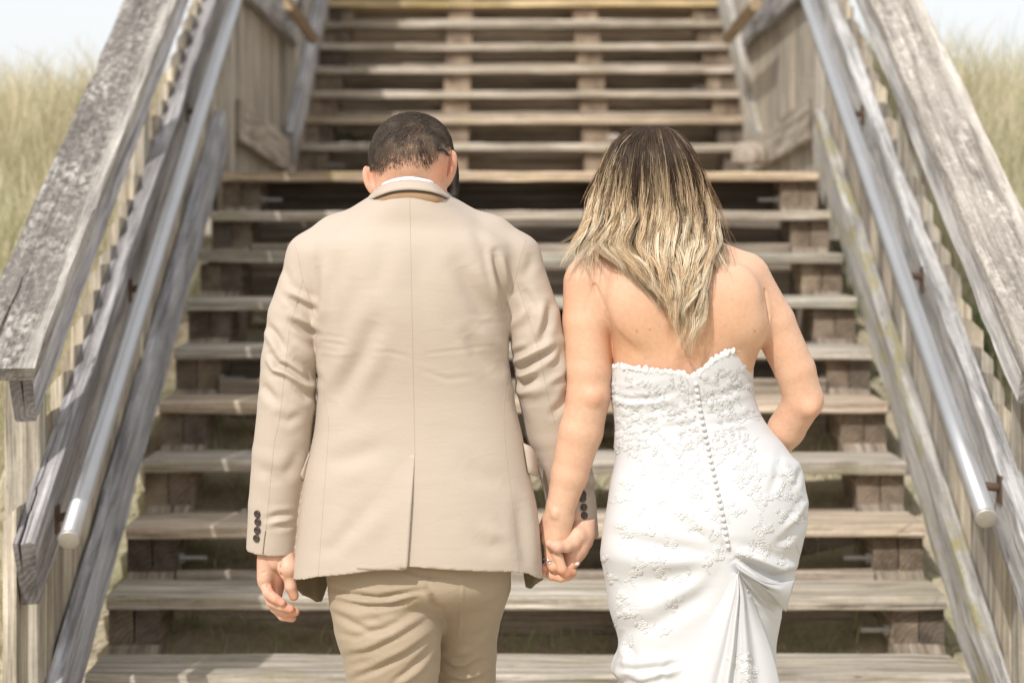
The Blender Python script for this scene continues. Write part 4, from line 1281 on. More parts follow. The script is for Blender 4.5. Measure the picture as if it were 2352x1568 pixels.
    for t in np.linspace(0, 1, 14):
        xt = 672 + 78 * t
        yb = np.interp(t, [0, .12, .3, .5, .7, .85, 1], [1336, 1352, 1366, 1372, 1382, 1380, 1345])
        wv_ = .006 * sin(t * 15) * t
        rows.append([W(xt + wv_ * 300 * q * .4, 1318 + (yb - 1318) * q, .03 + .05 * t + wv_ * q) for q in np.linspace(0, 1, 6)])
    v1, f1 = sheet(rows, .003); add('front_panel', mesh_np('front_panel', v1, f1), LINING, o)
    rows = []
    for t in np.linspace(0, 1, 9):
        xt = 1203 + 43 * t
        yb = np.interp(t, [0, .1, .35, .6, 1], [1320, 1346, 1352, 1342, 1331])
        rows.append([W(xt, 1306 + (yb - 1306) * q, .06 - .06 * t + .01 * sin(t * 9) * q) for q in np.linspace(0, 1, 5)])
    v1, f1 = sheet(rows, .003); add('front_panel', mesh_np('front_panel', v1, f1), LINING, o)
    return o, S
jk, JS = jacket()

def trousers():
    T = Field((-.62, 4.0, .02), (.16, 4.66, .98), .0045)
    T.stack([(1240, 760, 1170, .115, .11, .02), (1300, 748, 1176, .13, .12, .02), (1345, 752, 1168, .132, .12, .02), (1380, 768, 1155, .118, .11, .035), (1410, 790, 1130, .07, .07, .05)], n=2.3)
    T.chain([W(876, 1375, .0), W(893, 1440, -.004), W(900, 1510, .0), W(901, 1600, .012), W(900, 1780, .04), W(896, 2120, .05)], [.104, .107, .0965, .087, .072, .062], .006, k0=.012)
    T.chain([W(1070, 1345, .055), W(1064, 1430, .105), W(1062, 1500, .13), W(1064, 1600, .16), W(1064, 1780, .18), W(1062, 2120, .16)], [.090, .074, .069, .066, .062, .058], .005, k0=.012)
    v, f = T.mesh(); f = fix_orient(v, f)
    v = relax(v, f, 1); n = normals(v, f)
    Z = Zd
    LL = lambda *p: L_(Z, *p)
    Zl = Zc_
    folds = [
        (LL((-90, 905), (60, 960), (250, 985), (450, 950), (590, 925)), 7, -.011), (LL((-80, 960), (100, 1000), (300, 1010), (500, 965)), 8, .007), (LL((0, 990), (160, 1040), (360, 1030), (540, 970)), 6, -.006),
        (LL((590, 925), (620, 975), (640, 1060)), 8, -.010), (LL((596, 760), (602, 840), (597, 890), (592, 925)), 4, -.004),
        (LL((-50, 1090), (80, 1160), (200, 1210), (320, 1190)), 9, -.007), (LL((-40, 1050), (120, 1100), (300, 1080), (480, 1030)), 10, .006),
        (LL((-20, 1230), (100, 1250), (300, 1190), (520, 1060)), 9, -.006), (LL((20, 1330), (160, 1320), (360, 1230), (590, 1080)), 10, .006), (LL((30, 1390), (200, 1350), (400, 1250), (610, 1120)), 8, -.006),
        (LL((50, 1500), (200, 1440), (420, 1330), (620, 1200)), 10, .006), (LL((80, 1540), (240, 1480), (450, 1370), (630, 1240)), 8, -.007), (LL((350, 1568), (470, 1470), (560, 1380), (632, 1300)), 8, -.007),
        (LL((380, 1590), (520, 1500), (625, 1380)), 9, .006), (LL((180, 1000), (260, 1120), (420, 1130)), 8, .003),
        # right leg
        (LL((640, 980), (660, 1040), (720, 1080)), 9, -.006), (LL((840, 820), (830, 1000), (800, 1300)), 4, .003), (LL((640, 1330), (760, 1360), (900, 1350), (1010, 1240)), 10, .006),
        (LL((650, 1400), (760, 1470), (850, 1480), (990, 1410)), 9, -.010), (LL((700, 1420), (820, 1440), (950, 1370)), 8, .007), (LL((660, 1480), (780, 1530), (900, 1530), (1030, 1460)), 8, .006),
        (LL((700, 1510), (820, 1560), (960, 1540)), 8, -.008), (LL((1090, 960), (1060, 1010), (1010, 1030)), 7, -.005), (LL((1000, 1180), (940, 1240), (880, 1260)), 9, -.004),
        (LL((380, 770), (560, 830), (750, 840)), 6, -.004),
    ]
    folds = [(a, w_ * .8, h * .62, *k) for a, w_, h, *k in folds]
    v = fold(v, n, folds)
    v = v + n * (wav(v, 30, 8) * .002 + wav(v * [1, 1, 2.2], 75, 18) * .0010)[:, None]
    o = add('trousers', mesh_np('trousers', v, f), TROUSER, man)
    for x, dy in ((896, .05), (1062, .16)):
        sh = Field(W(x, 2250, dy) - [.08, .12, .06], W(x, 2050, dy) + [.08, .25, .04], .006)
        b = W(x, 0, dy); b[2] = .05
        sh.ell(b + [0, -.03, 0], (.04, .06, .05), .01); sh.ell(b + [0, .10, -.015], (.045, .12, .038), .03)
        sh.d = np.maximum(sh.d, (.004 - (sh.lo[2] + sh.h * np.arange(sh.n[2])))[None, None, :].astype(np.float32))
        v1, f1 = sh.mesh()
        add('shoe', mesh_np('shoe', v1, fix_orient(v1, f1)), SHOE, man)
trousers()
# ------------------------------------------------------------------ the woman
wom = empty('person', (W(1600, 900)[0], YP, 0), label='woman seen from behind in a strapless white lace wedding dress with long blond-tipped hair', cat='person')
Zw = zc(1300, 560, 2.903)
Z2 = zc(1180, 1100, 5.225)
def woman_body():
    B = Field((-.05, 3.98, .66), (.66, 4.56, 1.74), .0024)
    B.stack([(575, 1470, 1610, .055, .06, .01), (600, 1425, 1655, .07, .07, .0), (625, 1392, 1700, .082, .08, .0), (660, 1378, 1738, .094, .09, .0), (700, 1385, 1754, .102, .1, .0),
             (740, 1396, 1760, .105, .105, 0), (780, 1403, 1752, .104, .11, 0), (830, 1408, 1734, .100, .11, 0), (880, 1408, 1726, .094, .11, 0),
             (960, 1420, 1740, .085, .10, 0), (1060, 1420, 1790, .10, .11, 0), (1150, 1412, 1815, .12, .11, 0), (1180, 1412, 1815, .12, .11, 0)], n=2.25)
    # neck, head
    B.cone(W(1508, 470, .01), W(1525, 610, .01), .052, .06, .035)
    B.ell(W(1497, 398, .025), (.070, .088, .090), .02)
    B.ell(W(1490, 440, .085), (.05, .045, .062), .03)
    B.cone(W(1488, 420, .125), W(1488, 432, .138), .007, .01, .008)
    B.cone(W(1478, 458, .122), W(1498, 458, .122), .006, .006, .006)
    for sx in (-1, 1): B.ell(W(1489 + sx * 30, 408, .118), (.011, .008, .007), .005)
    # trapezius and shoulders
    B.cone(W(1470, 575, .0), W(1365, 632, .0), .04, .045, .03)
    B.cone(W(1580, 575, .0), W(1705, 628, .0), .04, .043, .03)
    # left arm
    B.cone(W(1352, 650, .0), W(1348, 740, -.004), .0505, .0485, .016)
    B.chain([W(1348, 740, -.004), W(1352, 850, -.012), W(1352, 905, -.014)], [.0485, .0455, .0435], .006)
    B.chain([W(1352, 905, -.014), W(1334, 990, -.008), W(1308, 1090, -.004), W(1284, 1180, -.002)], [.0435, .0435, .0365, .0275], .008)
    B.ell(W(1362, 912, -.050), (.013, .010, .014), .014)          # elbow
    # right arm, elbow out, hand in front of the hip
    B.cone(W(1718, 645, .0), W(1775, 740, .0), .0465, .044, .02)
    B.chain([W(1775, 740, .0), W(1826, 850, .004), W(1846, 918, .01)], [.044, .0405, .039], .006)
    B.chain([W(1846, 918, .01), W(1806, 985, .045), W(1765, 1045, .085), W(1735, 1070, .11)], [.0385, .037, .030, .026], .008)
    B.ell(W(1862, 938, -.018), (.014, .016, .015), .016)
    B.chain([W(1735, 1070, .11), W(1690, 1090, .135)], [.026, .016], .01, sq=.6)
    for k in range(4): B.chain([W(1700, 1080 + 14 * k, .132), W(1650, 1090 + 16 * k, .140), W(1610, 1098 + 16 * k, .135)], [.010, .0085, .007], .002)
    B.chain([W(1735, 1060, .11), W(1720, 1025, .12), W(1700, 1005, .125)], [.012, .010, .008], .004)
    # shoulder blades, spine, armpit creases
    B.ell(W(1465, 690, -.079), (.050, .022, .062), .055)
    B.ell(W(1680, 682, -.079), (.050, .024, .062), .055)
    B.ell(W(1722, 752, -.052), (.026, .03, .035), .035)            # flesh above the dress at the right
    for _ in range(1):
        pts, r = [W(1545, 660, -.110), W(1566, 760, -.112), W(1586, 830, -.107), W(1592, 900, -.100)], [.003, .005, .007, .009]
        for i in range(3): B.cone(pts[i], pts[i+1], r[i], r[i+1], .03, 'sub')
    for pts in ([W(1366, 655, -.052), W(1392, 722, -.066), W(1404, 790, -.062), W(1408, 850, -.05)], [W(1757, 668, -.052), W(1763, 722, -.058), W(1754, 768, -.055)]):
        for i in range(len(pts) - 1): B.cone(pts[i], pts[i+1], .0022, .0030, .006, 'sub')
    # left hand
    g = lambda X, Y, dy=0: W(*Z2(X, Y), dy)
    B.cone(g(690, 470, -.002), g(686, 600, -.003), .0275, .0255, .006, sq=.9)
    for a, b, r0, r1 in (((600, 590, -.002), (532, 860, -.004), .0155, .0125), ((650, 590, -.006), (600, 930, -.012), .0165, .013), ((710, 590, -.006), (660, 930, -.010), .0165, .0125), ((765, 590, -.002), (730, 860, -.002), .0155, .0125)):
        B.cone(g(*a), g(*b), r0, r1, .008)
    B.ell(g(628, 540, -.026), (.007, .006, .009), .008)           # wrist bone
    B.chain([g(560, 620, .004), g(505, 720, .010), g(495, 840, .014)], [.016, .012, .0095], .008)   # thumb side
    for pts, r in (([(548, 880, -.006), (562, 1030, -.008), (566, 1130, -.010), (600, 1195, -.016), (665, 1215, -.008)], .0108),
                   ([(615, 930, -.012), (668, 1080, -.018), (715, 1215, -.019), (770, 1265, -.012), (845, 1262, .002)], .0116),
                   ([(560, 1230, .004), (600, 1300, -.004), (700, 1325, -.006), (790, 1310, -.003), (850, 1268, .008)], .0098),
                   ([(735, 1080, .016), (800, 1190, .012), (860, 1165, .006), (900, 1142, .006)], .0086)):
        B.chain([g(*p) for p in pts], np.linspace(r, r * .78, len(pts)), .002)
    v, f = B.mesh(); f = fix_orient(v, f)
    def tint(v):
        x, y = to_px(v)
        c = np.ones((len(v), 3))
        def blob(px, py, r, col, a, ry=None):
            nonlocal c
            k = (np.exp(-((x - px) / r) ** 2 - ((y - py) / (ry or r)) ** 2) * a)[:, None]
            c = c * (1 - k) + c * np.array(col) * k
        k = (np.clip((590 - y) / 30, 0, 1) * (v[:, 2] > 1.3) * (np.abs(x - 1500) < 130) * (v[:, 1] < YP + .08))[:, None]
        c = c * (1 - k) + np.array([.05, .045, .045]) * k
        blob(1368, 918, 22, (1.03, .74, .66), .6, 16); blob(1868, 938, 30, (1.03, .82, .76), .5)
        for X, Y in ((720, 1240), (830, 1260), (640, 1330), (560, 1200), (880, 1170), (800, 1300)): blob(*Z2(X, Y), 10, (1.06, .62, .55), .6)
        blob(1590, 760, 140, (1.0, .88, .72), .6); blob(1430, 800, 60, (1.0, .88, .72), .6); blob(1290, 760, 40, (1.0, .82, .7), .4, 160)
        rg = np.random.default_rng(4)
        for _ in range(46):
            blob(rg.uniform(1400, 1740), rg.uniform(610, 830), rg.uniform(1.5, 2.2), (.66, .46, .38), rg.uniform(.2, .6))
        for mx, my in (Zw(560, 627), Zw(648, 617), Zw(496 + 866, 628)): blob(mx, my, 2.8, (.55, .3, .25), .8)
        return c
    o, v, f = build_body('body', [(v, f)], SKIN_W, wom, tint)
    # finger nails
    sh = Shape()
    for X, Y, dy, dx, dz in ((868, 1250, .001, .8, .5), (905, 1150, .0, .9, .35), (862, 1272, .004, .8, .5)):
        p = g(X, Y, dy)
        t = np.array([dx, 0, dz]); t /= np.linalg.norm(t)
        sh.tube([p - t * .005, p, p + t * .004], [.0035, .0042, .002], 8)
    add('fingernail', sh.mesh('fingernail'), simple_mat('pale_nail', (.78, .62, .56), .25), wom)
    # rings
    for (X, Y, dy), mat, ang, r in (((563, 1105, -.009), SILVER, .15, .0112), ((566, 1138, -.010), SILVER, -.1, .0112), ((826, 1168, .006), GOLD, -1.0, .0105)):
        a = np.linspace(0, 2 * pi, 37)
        c = g(X, Y, dy)
        rr = np.stack([r * np.cos(a), r * np.sin(a), .0016 * np.cos(3 * a) if mat is SILVER else 0 * a], -1) @ np.array(Matrix.Rotation(ang, 3, 'Y')).T
        s5 = Shape(); s5.tube(c + rr, .0012, 8, cap=False)
        if mat is SILVER:
            for k in range(5): s5.tube([c + [(-.004 + .002 * k), -r - .0002, .0006], c + [(-.004 + .002 * k), -r - .0022, .0006]], .0011, 6)
        add('ring', s5.mesh('ring'), mat, wom if mat is SILVER else man)
    return o, v, f
wb, wv_, wf = woman_body()
WS = Surf(wv_, wf)

# dress ---------------------------------------------------------------
LY = [(752, 1398, 1742), (785, 1402, 1737), (838, 1404, 1733), (880, 1402, 1731), (920, 1404, 1737), (955, 1410, 1750), (990, 1413, 1774), (1020, 1412, 1800), (1045, 1414, 1818),
      (1070, 1411, 1840), (1110, 1402, 1849), (1160, 1394, 1856), (1205, 1386, 1854), (1245, 1381, 1845), (1275, 1379, 1838), (1305, 1385, 1829), (1350, 1393, 1822), (1390, 1398, 1800),
      (1420, 1406, 1794), (1460, 1417, 1786), (1490, 1418, 1782), (1520, 1408, 1782), (1545, 1406, 1782), (1575, 1424, 1782), (1650, 1400, 1790), (1800, 1370, 1810), (2100, 1330, 1840), (2135, 1326, 1844)]
LY = np.array(LY, float)
NKX = [1390, 1405, 1440, 1490, 1540, 1575, 1592, 1612, 1645, 1685, 1715, 1738, 1760]
NKY = [836, 837, 842, 851, 853, 861, 867, 850, 826, 806, 793, 784, 778]
def dress():
    nth, nz = 420, 420
    th = np.linspace(0, 2 * pi, nth, endpoint=False)
    back = np.sin(th) < 0
    fx = (1 + np.cos(th)) / 2
    xt = 1404 + fx * (1735 - 1404)
    top = np.where(back, np.interp(xt, NKX, NKY), 0)
    top = np.where(back, top, 837 + (784 - 837) * fx - 45 * np.sin(pi * fx) * 1.0)
    s = np.linspace(0, 1, nz) ** 1.0
    ybot = 2133.0
    # two thirds of the rows lie in view
    s = np.concatenate([np.linspace(0, .60, int(nz * .85)), np.linspace(.60, 1, nz - int(nz * .85) + 1)[1:]])
    Y = top[None] + s[:, None] * (ybot - top[None])
    LS = smooth_curve(LY, 400)
    L = np.interp(Y, LS[:, 0], LS[:, 1]); R = np.interp(Y, LS[:, 0], LS[:, 2])
    by = [760, 850, 930, 1000, 1080, 1160, 1230, 1300, 1400, 1568, 1800, 2135]
    BC = smooth_curve(list(zip(by, [.118, .116, .105, .108, .126, .146, .156, .154, .146, .150, .19, .26], [.135, .13, .12, .12, .13, .13, .13, .13, .13, .14, .16, .2])), 300)
    bb = np.interp(Y, BC[:, 0], BC[:, 1]); bf = np.interp(Y, BC[:, 0], BC[:, 2])
    n_ = 2.2
    ct, st = np.cos(th)[None], np.sin(th)[None]
    ex = np.sign(ct) * np.abs(ct) ** (2 / n_); ey = np.sign(st) * np.abs(st) ** (2 / n_)
    xm = (L + R) / 2 + (R - L) / 2 * ex
    dyv = np.where(ey < 0, bb * ey, bf * ey)
    X = CX + (xm - VX) / F * (YP + np.minimum(dyv, 0))
    Z = ZE + (VY - Y) / F * (YP + np.minimum(dyv, 0))
    v = np.stack([X, YP + dyv, Z], -1).reshape(-1, 3)
    i = np.arange(nz - 1)[:, None] * nth + np.arange(nth)[None]
    j = np.arange(nz - 1)[:, None] * nth + (np.arange(nth)[None] + 1) % nth
    f = np.stack([i, j, j + nth, i + nth], -1).reshape(-1, 4)
    f = fix_orient(v, f)
    n = normals(v, f)
    Zq = Z8 = zc(1380, 1050, 2.852)
    LW = lambda *p: L_(Zw, *p)
    L8 = lambda *p: L_(Zq, *p)
    folds = [
        (LW((385, 1060), (520, 1095), (660, 1085), (820, 1040)), 6, -.0022), (LW((385, 1090), (520, 1120), (700, 1110)), 6, .0014), (LW((390, 990), (560, 1000), (760, 960)), 7, .001), (LW((500, 1180), (660, 1175), (840, 1120)), 7, -.0018),
        (LW((1000, 1080), (1150, 1050), (1290, 1000)), 7, -.002), (LW((1010, 1130), (1160, 1110), (1330, 1060)), 7, .0014), (LW((720, 1290), (850, 1270), (960, 1240)), 7, -.002), (LW((1070, 1260), (1200, 1250), (1340, 1200)), 8, -.0025),
        # the gather: soft folds run to it from both hips
        (L8((110, 560), (400, 640), (700, 690), (900, 715)), 16, -.004), (L8((100, 720), (350, 760), (650, 760), (900, 730)), 18, .004), (L8((120, 900), (400, 900), (700, 830), (900, 740)), 20, -.004),
        (L8((170, 1120), (420, 1060), (700, 920), (890, 760)), 20, .004), (L8((200, 1240), (450, 1180), (720, 1000), (900, 780)), 18, -.004), (L8((640, 520), (800, 600), (920, 700)), 14, -.003), (L8((560, 360), (760, 520), (900, 660)), 20, .003),
        (L8((960, 720), (1120, 800), (1250, 860), (1390, 830)), 9, -.010), (L8((980, 700), (1150, 740), (1280, 800), (1400, 780)), 12, .009), (L8((970, 740), (1100, 860), (1200, 960), (1290, 1040)), 10, .009), (L8((960, 760), (1060, 880), (1150, 1000), (1260, 1080)), 8, -.009),
        (L8((1200, 960), (1270, 930), (1320, 900)), 8, -.006), (L8((1440, 420), (1390, 520), (1330, 590), (1260, 640)), 9, -.005), (L8((1460, 340), (1400, 450), (1330, 520)), 8, .005), (L8((1420, 130), (1390, 220), (1360, 260)), 7, -.004),
        (L8((1300, 130), (1380, 250), (1440, 360)), 9, .004), (L8((1280, 40), (1250, 200), (1200, 330)), 9, -.002),
        (L8((160, 1460), (300, 1480), (480, 1470), (620, 1440)), 8, -.005), (L8((190, 1300), (250, 1400), (230, 1520)), 10, .006), (L8((210, 1240), (180, 1340), (165, 1440)), 6, -.005), (L8((300, 1540), (500, 1500), (640, 1460)), 9, .005),
        (L8((480, 1568), (490, 1500), (540, 1440)), 7, -.005),
    ]
    v = fold(v, n, folds, facing=.3)
    # folds carried all round lower down, so that the skirt falls in soft flutes
    x, y = to_px(v)
    low = np.clip((y - 1480) / 500, 0, 1)
    v += n * (np.sin(np.tile(th, nz) * 11 + 1) * .022 * low + np.sin(np.tile(th, nz) * 7) * .012 * low + wav(v, 22, 9) * .002 + wav(v, 60, 2) * .0006)[:, None]
    # lining: turn the top edge inwards
    ring0 = np.arange(nth); inner = v[ring0] + np.array([0, 0, -.02]) - n[ring0] * .012
    v2 = np.vstack([v, inner])
    q = np.stack([ring0, len(v) + ring0, len(v) + np.roll(ring0, -1), np.roll(ring0, -1)], -1)
    o = add('dress', mesh_np('dress', v2, np.vstack([f, q])), SATIN, wom)
    return o, v, f
dr, dv, df = dress()
DS = Surf(dv, df)

def bustle():
    """train gathered under the buttons, falling in pleats"""
    n_a, n_t = 150, 110
    a = np.linspace(0, 1, n_a); t = np.linspace(0, 1, n_t)
    lt = np.array([(1668, 1286), (1640, 1335), (1600, 1400), (1560, 1465), (1520, 1530), (1490, 1600), (1460, 1750), (1420, 2120)], float)
    rt = np.array([(1680, 1286), (1704, 1330), (1726, 1390), (1748, 1450), (1765, 1510), (1778, 1590), (1795, 1750), (1830, 2120)], float)
    Lc, Rc = smooth_curve(lt, n_t), smooth_curve(rt, n_t)
    x = Lc[:, None, 0] * (1 - a) + Rc[:, None, 0] * a; y = Lc[:, None, 1] * (1 - a) + Rc[:, None, 1] * a
    ph = a + .07 * np.sin(a * 9 + 1)
    prof = (.5 + .5 * np.cos(ph * 2 * pi * 4.0 + .6)) * .6 + (.5 + .5 * np.cos(ph * 2 * pi * 6.3)) * .3 + .45 * np.exp(-((a - .5) / .2) ** 2)
    amp = np.interp(y[:, 0], [1286, 1330, 1450, 1600, 2120], [.004, .011, .019, .024, .05])
    base = np.interp(y, [1286, 1400, 1568, 1800, 2120], [-.158, -.162, -.168, -.215, -.29])
    base = base + .05 * np.abs(2 * a - 1) ** 3
    d = base - prof[None] * amp[:, None]
    g = np.stack([CX + (x - VX) / F * YP, YP + d, ZE + (VY - y) / F * YP], -1)
    v, f = sheet(g, .002)
    v = v + np.stack([0 * v[:, 0], wav(v, 40, 12) * .0012, 0 * v[:, 0]], -1)
    o = add('bustle', mesh_np('bustle', v, f), TULLE, dr)
    # swag of tulle looped up at the right of the gather
    rows = []
    for q in np.linspace(0, 1, 40):
        lo = np.array([1690 + 135 * q, 1296 + 36 * q + 20 * sin(pi * q), 0])
        hi = np.array([1700 + 105 * q, 1312 + 92 * q - 8 * sin(pi * q), 0])
        row = []
        for r in np.linspace(0, 1, 24):
            X_, Y_ = lo[:2] * (1 - r) + hi[:2] * r
            dd = -.160 + .085 * q ** 1.8 - .020 * sin(pi * r) * (1 - .4 * q) - .006 * sin(r * 15 + 2 * q) * sin(pi * min(1, q * 1.2))
            row.append(W(X_, Y_, dd))
        rows.append(row)
    v2, f2 = sheet(rows, .0015)
    add('swag', mesh_np('swag', v2, f2), TULLE, dr)
    return Surf(v, f)
BS = bustle()

def lace():
    sh = Shape()
    rg = random.Random(5)
    def put(surf, cx, cy, pts, H):
        """pts: list of (dx,dy,h) local in px with faces; project on the cloth"""
        out = []
        for dx, dy, h in pts:
            p, n = surf.hit(cx + dx, cy + dy, 0)
            out.append(p + n * (.0005 + h * H * .5))
        return out
    def petal(surf, cx, cy, ang, L, w_, H=.0022, rim=True):
        m = 9
        v = []
        ca, sa = cos(ang), sin(ang)
        rings = ((0.0, .35), (.55, .30), (.86, 1.0), (1.0, .0)) if rim else ((0.0, 1.0), (.6, .85), (1.0, 0.0))
        for k, (s, h) in enumerate(rings):
            if k == 0:
                v.append((ca * L * .5, sa * L * .5, h)); continue
            for j in range(m):
                a = 2 * pi * j / m
                u = L * .5 + cos(a) * L * .5 * s; q = sin(a) * w_ * .5 * s * (1 - .25 * cos(a)) * (1 + .10 * ((j % 2) * 2 - 1) * (s > .9))
                v.append((u * ca - q * sa, u * sa + q * ca, h))
        p = put(surf, cx, cy, v, H)
        f = [(0, 1 + (j + 1) % m, 1 + j) for j in range(m)]
        for k in range(len(rings) - 2):
            b0, b1 = 1 + k * m, 1 + (k + 1) * m
            f += [(b0 + j, b0 + (j + 1) % m, b1 + (j + 1) % m, b1 + j) for j in range(m)]
        sh.put(p, f)
    def vine(surf, pts, r=.0008):
        c = smooth_curve(pts, 14)
        p = [surf.hit(x, y, .0010)[0] for x, y in c]
        return c
    def spray(surf, x, y, ang, L, curl, leaf=6):
        pts = [(x, y)]
        a = ang
        for k in range(5):
            a += curl / 5
            pts.append((pts[-1][0] + cos(a) * L / 5, pts[-1][1] + sin(a) * L / 5))
        c = vine(surf, pts)
        for k in range(2, 14, 2):
            d = c[min(k + 1, 13)] - c[k - 1]; aa = math.atan2(d[1], d[0])
            for s in (-1, 1): petal(surf, c[k][0], c[k][1], aa + s * .8, leaf * rg.uniform(1.2, 1.9), leaf * .7, .0013, False)
        petal(surf, *c[-1], a, leaf * 1.6, leaf * .8, .0015)
    def flower(surf, x, y, r, np_=6):
        a0 = rg.uniform(0, 6)
        for k in range(np_):
            petal(surf, x, y, a0 + 2 * pi * k / np_ + rg.uniform(-.1, .1), r, r * .85, .0024)
        if r > 13:
            for k in range(5): petal(surf, x, y, a0 + .5 + 2 * pi * k / 5, r * .55, r * .5, .0036)
        for k in range(5):
            a = rg.uniform(0, 6.28); q = rg.uniform(0, r * .16)
            petal(surf, x + cos(a) * q, y + sin(a) * q, a, 2.6, 2.2, .0034, False)
    def cluster(surf, x, y, size, dens=1.0):
        flower(surf, x, y, size * .34, rg.choice((5, 6, 7)))
        for k in range(int(3 * dens)):
            a = rg.uniform(0, 6.28)
            flower(surf, x + cos(a) * size * .45, y + sin(a) * size * .45, size * rg.uniform(.14, .22), 5)
        for k in range(int(3 * dens)):
            a = rg.uniform(0, 6.28)
            spray(surf, x + cos(a) * size * .3, y + sin(a) * size * .3, a, size * rg.uniform(.5, .85), rg.uniform(-2.2, 2.2), size * .085)
    Zq = zc(1380, 1050, 2.852)
    for X, Y, r in ((240, 500, 50), (270, 570, 34), (430, 720, 52), (470, 830, 36), (225, 980, 44), (250, 1100, 40), (560, 190, 46), (690, 90, 60), (1000, 190, 46), (1110, 250, 44), (1260, 290, 46), (1300, 440, 34),
                    (830, 440, 44), (600, 420, 38), (980, 420, 40), (1410, 480, 34), (1350, 640, 34), (1290, 760, 26), (860, 680, 42), (1060, 690, 44), (1150, 670, 36), (240, 210, 44), (350, 120, 36), (880, 60, 36),
                    (1330, 160, 36), (860, 560, 28), (560, 1010, 30), (250, 1340, 34), (1000, 90, 36), (700, 300, 40), (210, 340, 26), (800, 760, 30), (100, 740, 20), (330, 420, 34), (500, 330, 34), (420, 560, 30), (300, 830, 34), (560, 640, 36), (640, 860, 30), (360, 1180, 36), (480, 1230, 30), (150, 860, 26), (700, 520, 30), (1180, 540, 30), (1100, 160, 30), (1380, 330, 28), (1180, 330, 30), (760, 190, 32), (480, 90, 34)):
        if DS: cluster(DS, *Zq(X, Y), r * 1.0, .8)
    for X, Y, a, L, c in ((1090, 560, -.4, 45, 2.2), (640, 560, .3, 40, -2.2), (470, 500, .6, 44, .9), (1090, 520, .2, 40, -2), (480, 1000, -.4, 50, 2), (1190, 400, 2.6, 36, 2), (1060, 640, -.3, 50, .8), (1190, 620, 1.2, 30, .4)):
        spray(DS, *Zq(X, Y), a, L, c, 4.5)
    # the train's own lace
    for X, Y, r in ((660, 1190, 44), (620, 1320, 34), (800, 1000, 34), (1085, 940, 34), (1050, 1470, 46), (1100, 1560, 30), (1040, 1400, 30)):
        cluster(BS, *Zq(X, Y), r, .7)
    # bodice, worked all over
    k = 0
    while k < 200:
        x = rg.uniform(1408, 1728); y = rg.uniform(845, 1045)
        if y < np.interp(x, NKX, NKY) + 14: continue
        d = abs(x - np.interp(y, [870, 1280], [1597, 1675]))
        if d < 10: continue
        if y > 960 and 1455 < x < 1530 and rg.random() < .5: k += 1; continue
        cluster(DS, x, y, rg.uniform(13, 27), .6); k += 1
    o = add('lace', sh.mesh('lace'), LACE, dr)
    # scalloped edge of the neckline
    sh2 = sh; sh = Shape()
    def edge_petal(x, y, ang, L, w_):
        p0, n0 = DS.hit(x, y + 6, 0)
        m = 9; v = []
        for s, h in ((0, .4), (.6, .5), (1, 0)):
            for j in range(m if s else 1):
                a = 2 * pi * j / m
                u = L * .5 + cos(a) * L * .5 * s; q = sin(a) * w_ * .5 * s
                dx = u * cos(ang) - q * sin(ang); dy = u * sin(ang) + q * cos(ang)
                v.append(np.array(P(x + dx, y + dy, p0[1] - .0012 - h * .0012)))
        sh.put(v, [(0, 1 + (j + 1) % m, 1 + j) for j in range(m)] + [(1 + j, 1 + (j + 1) % m, 1 + m + (j + 1) % m, 1 + m + j) for j in range(m)])
    x = 1406
    trims = [sh]
    while x < 1736:
        if x > 1592 and len(trims) < 2: sh = Shape(); trims.append(sh)
        y = np.interp(x, NKX, NKY)
        right = x > 1600
        for q in range(2):
            L = rg.uniform(7, 15) * (1.25 if right and rg.random() < .5 else 1)
            edge_petal(x + rg.uniform(-3, 3), y + rg.uniform(2, 8), -pi / 2 + rg.uniform(-.8, .8) - (.4 if right else 0), L, L * rg.uniform(.55, .85))
        x += rg.uniform(4, 6)
    for q in trims: add('neckline_trim', q.mesh('neckline_trim'), LACE, dr)
lace()
def pearls():
    import bmesh
    bm = bmesh.new(); bmesh.ops.create_uvsphere(bm, u_segments=12, v_segments=8, radius=.0047)
    me = bpy.data.meshes.new('button'); bm.to_mesh(me); bm.free()
    me.polygons.foreach_set('use_smooth', np.ones(len(me.polygons), dtype=bool))
    c = smooth_curve([(1597, 876), (1604, 925), (1614, 975), (1630, 1050), (1645, 1120), (1658, 1180), (1668, 1240), (1674, 1262)], 400)
    L = np.concatenate([[0], np.cumsum(np.hypot(*np.diff(c, axis=0).T))])
    for q in np.arange(4, L[-1], 15.2):
        p, n = DS.hit(np.interp(q, L, c[:, 0]), np.interp(q, L, c[:, 1]), .0036)
        add('button', me, PEARL, dr, loc=p)
    pth, _ = DS.line(c[::8] + [3.5, 0], .0008, 5)
    sh = Shape(); sh.tube(pth, .0011, 6); add('placket_seam', sh.mesh('placket_seam'), LACE, dr)
pearls()

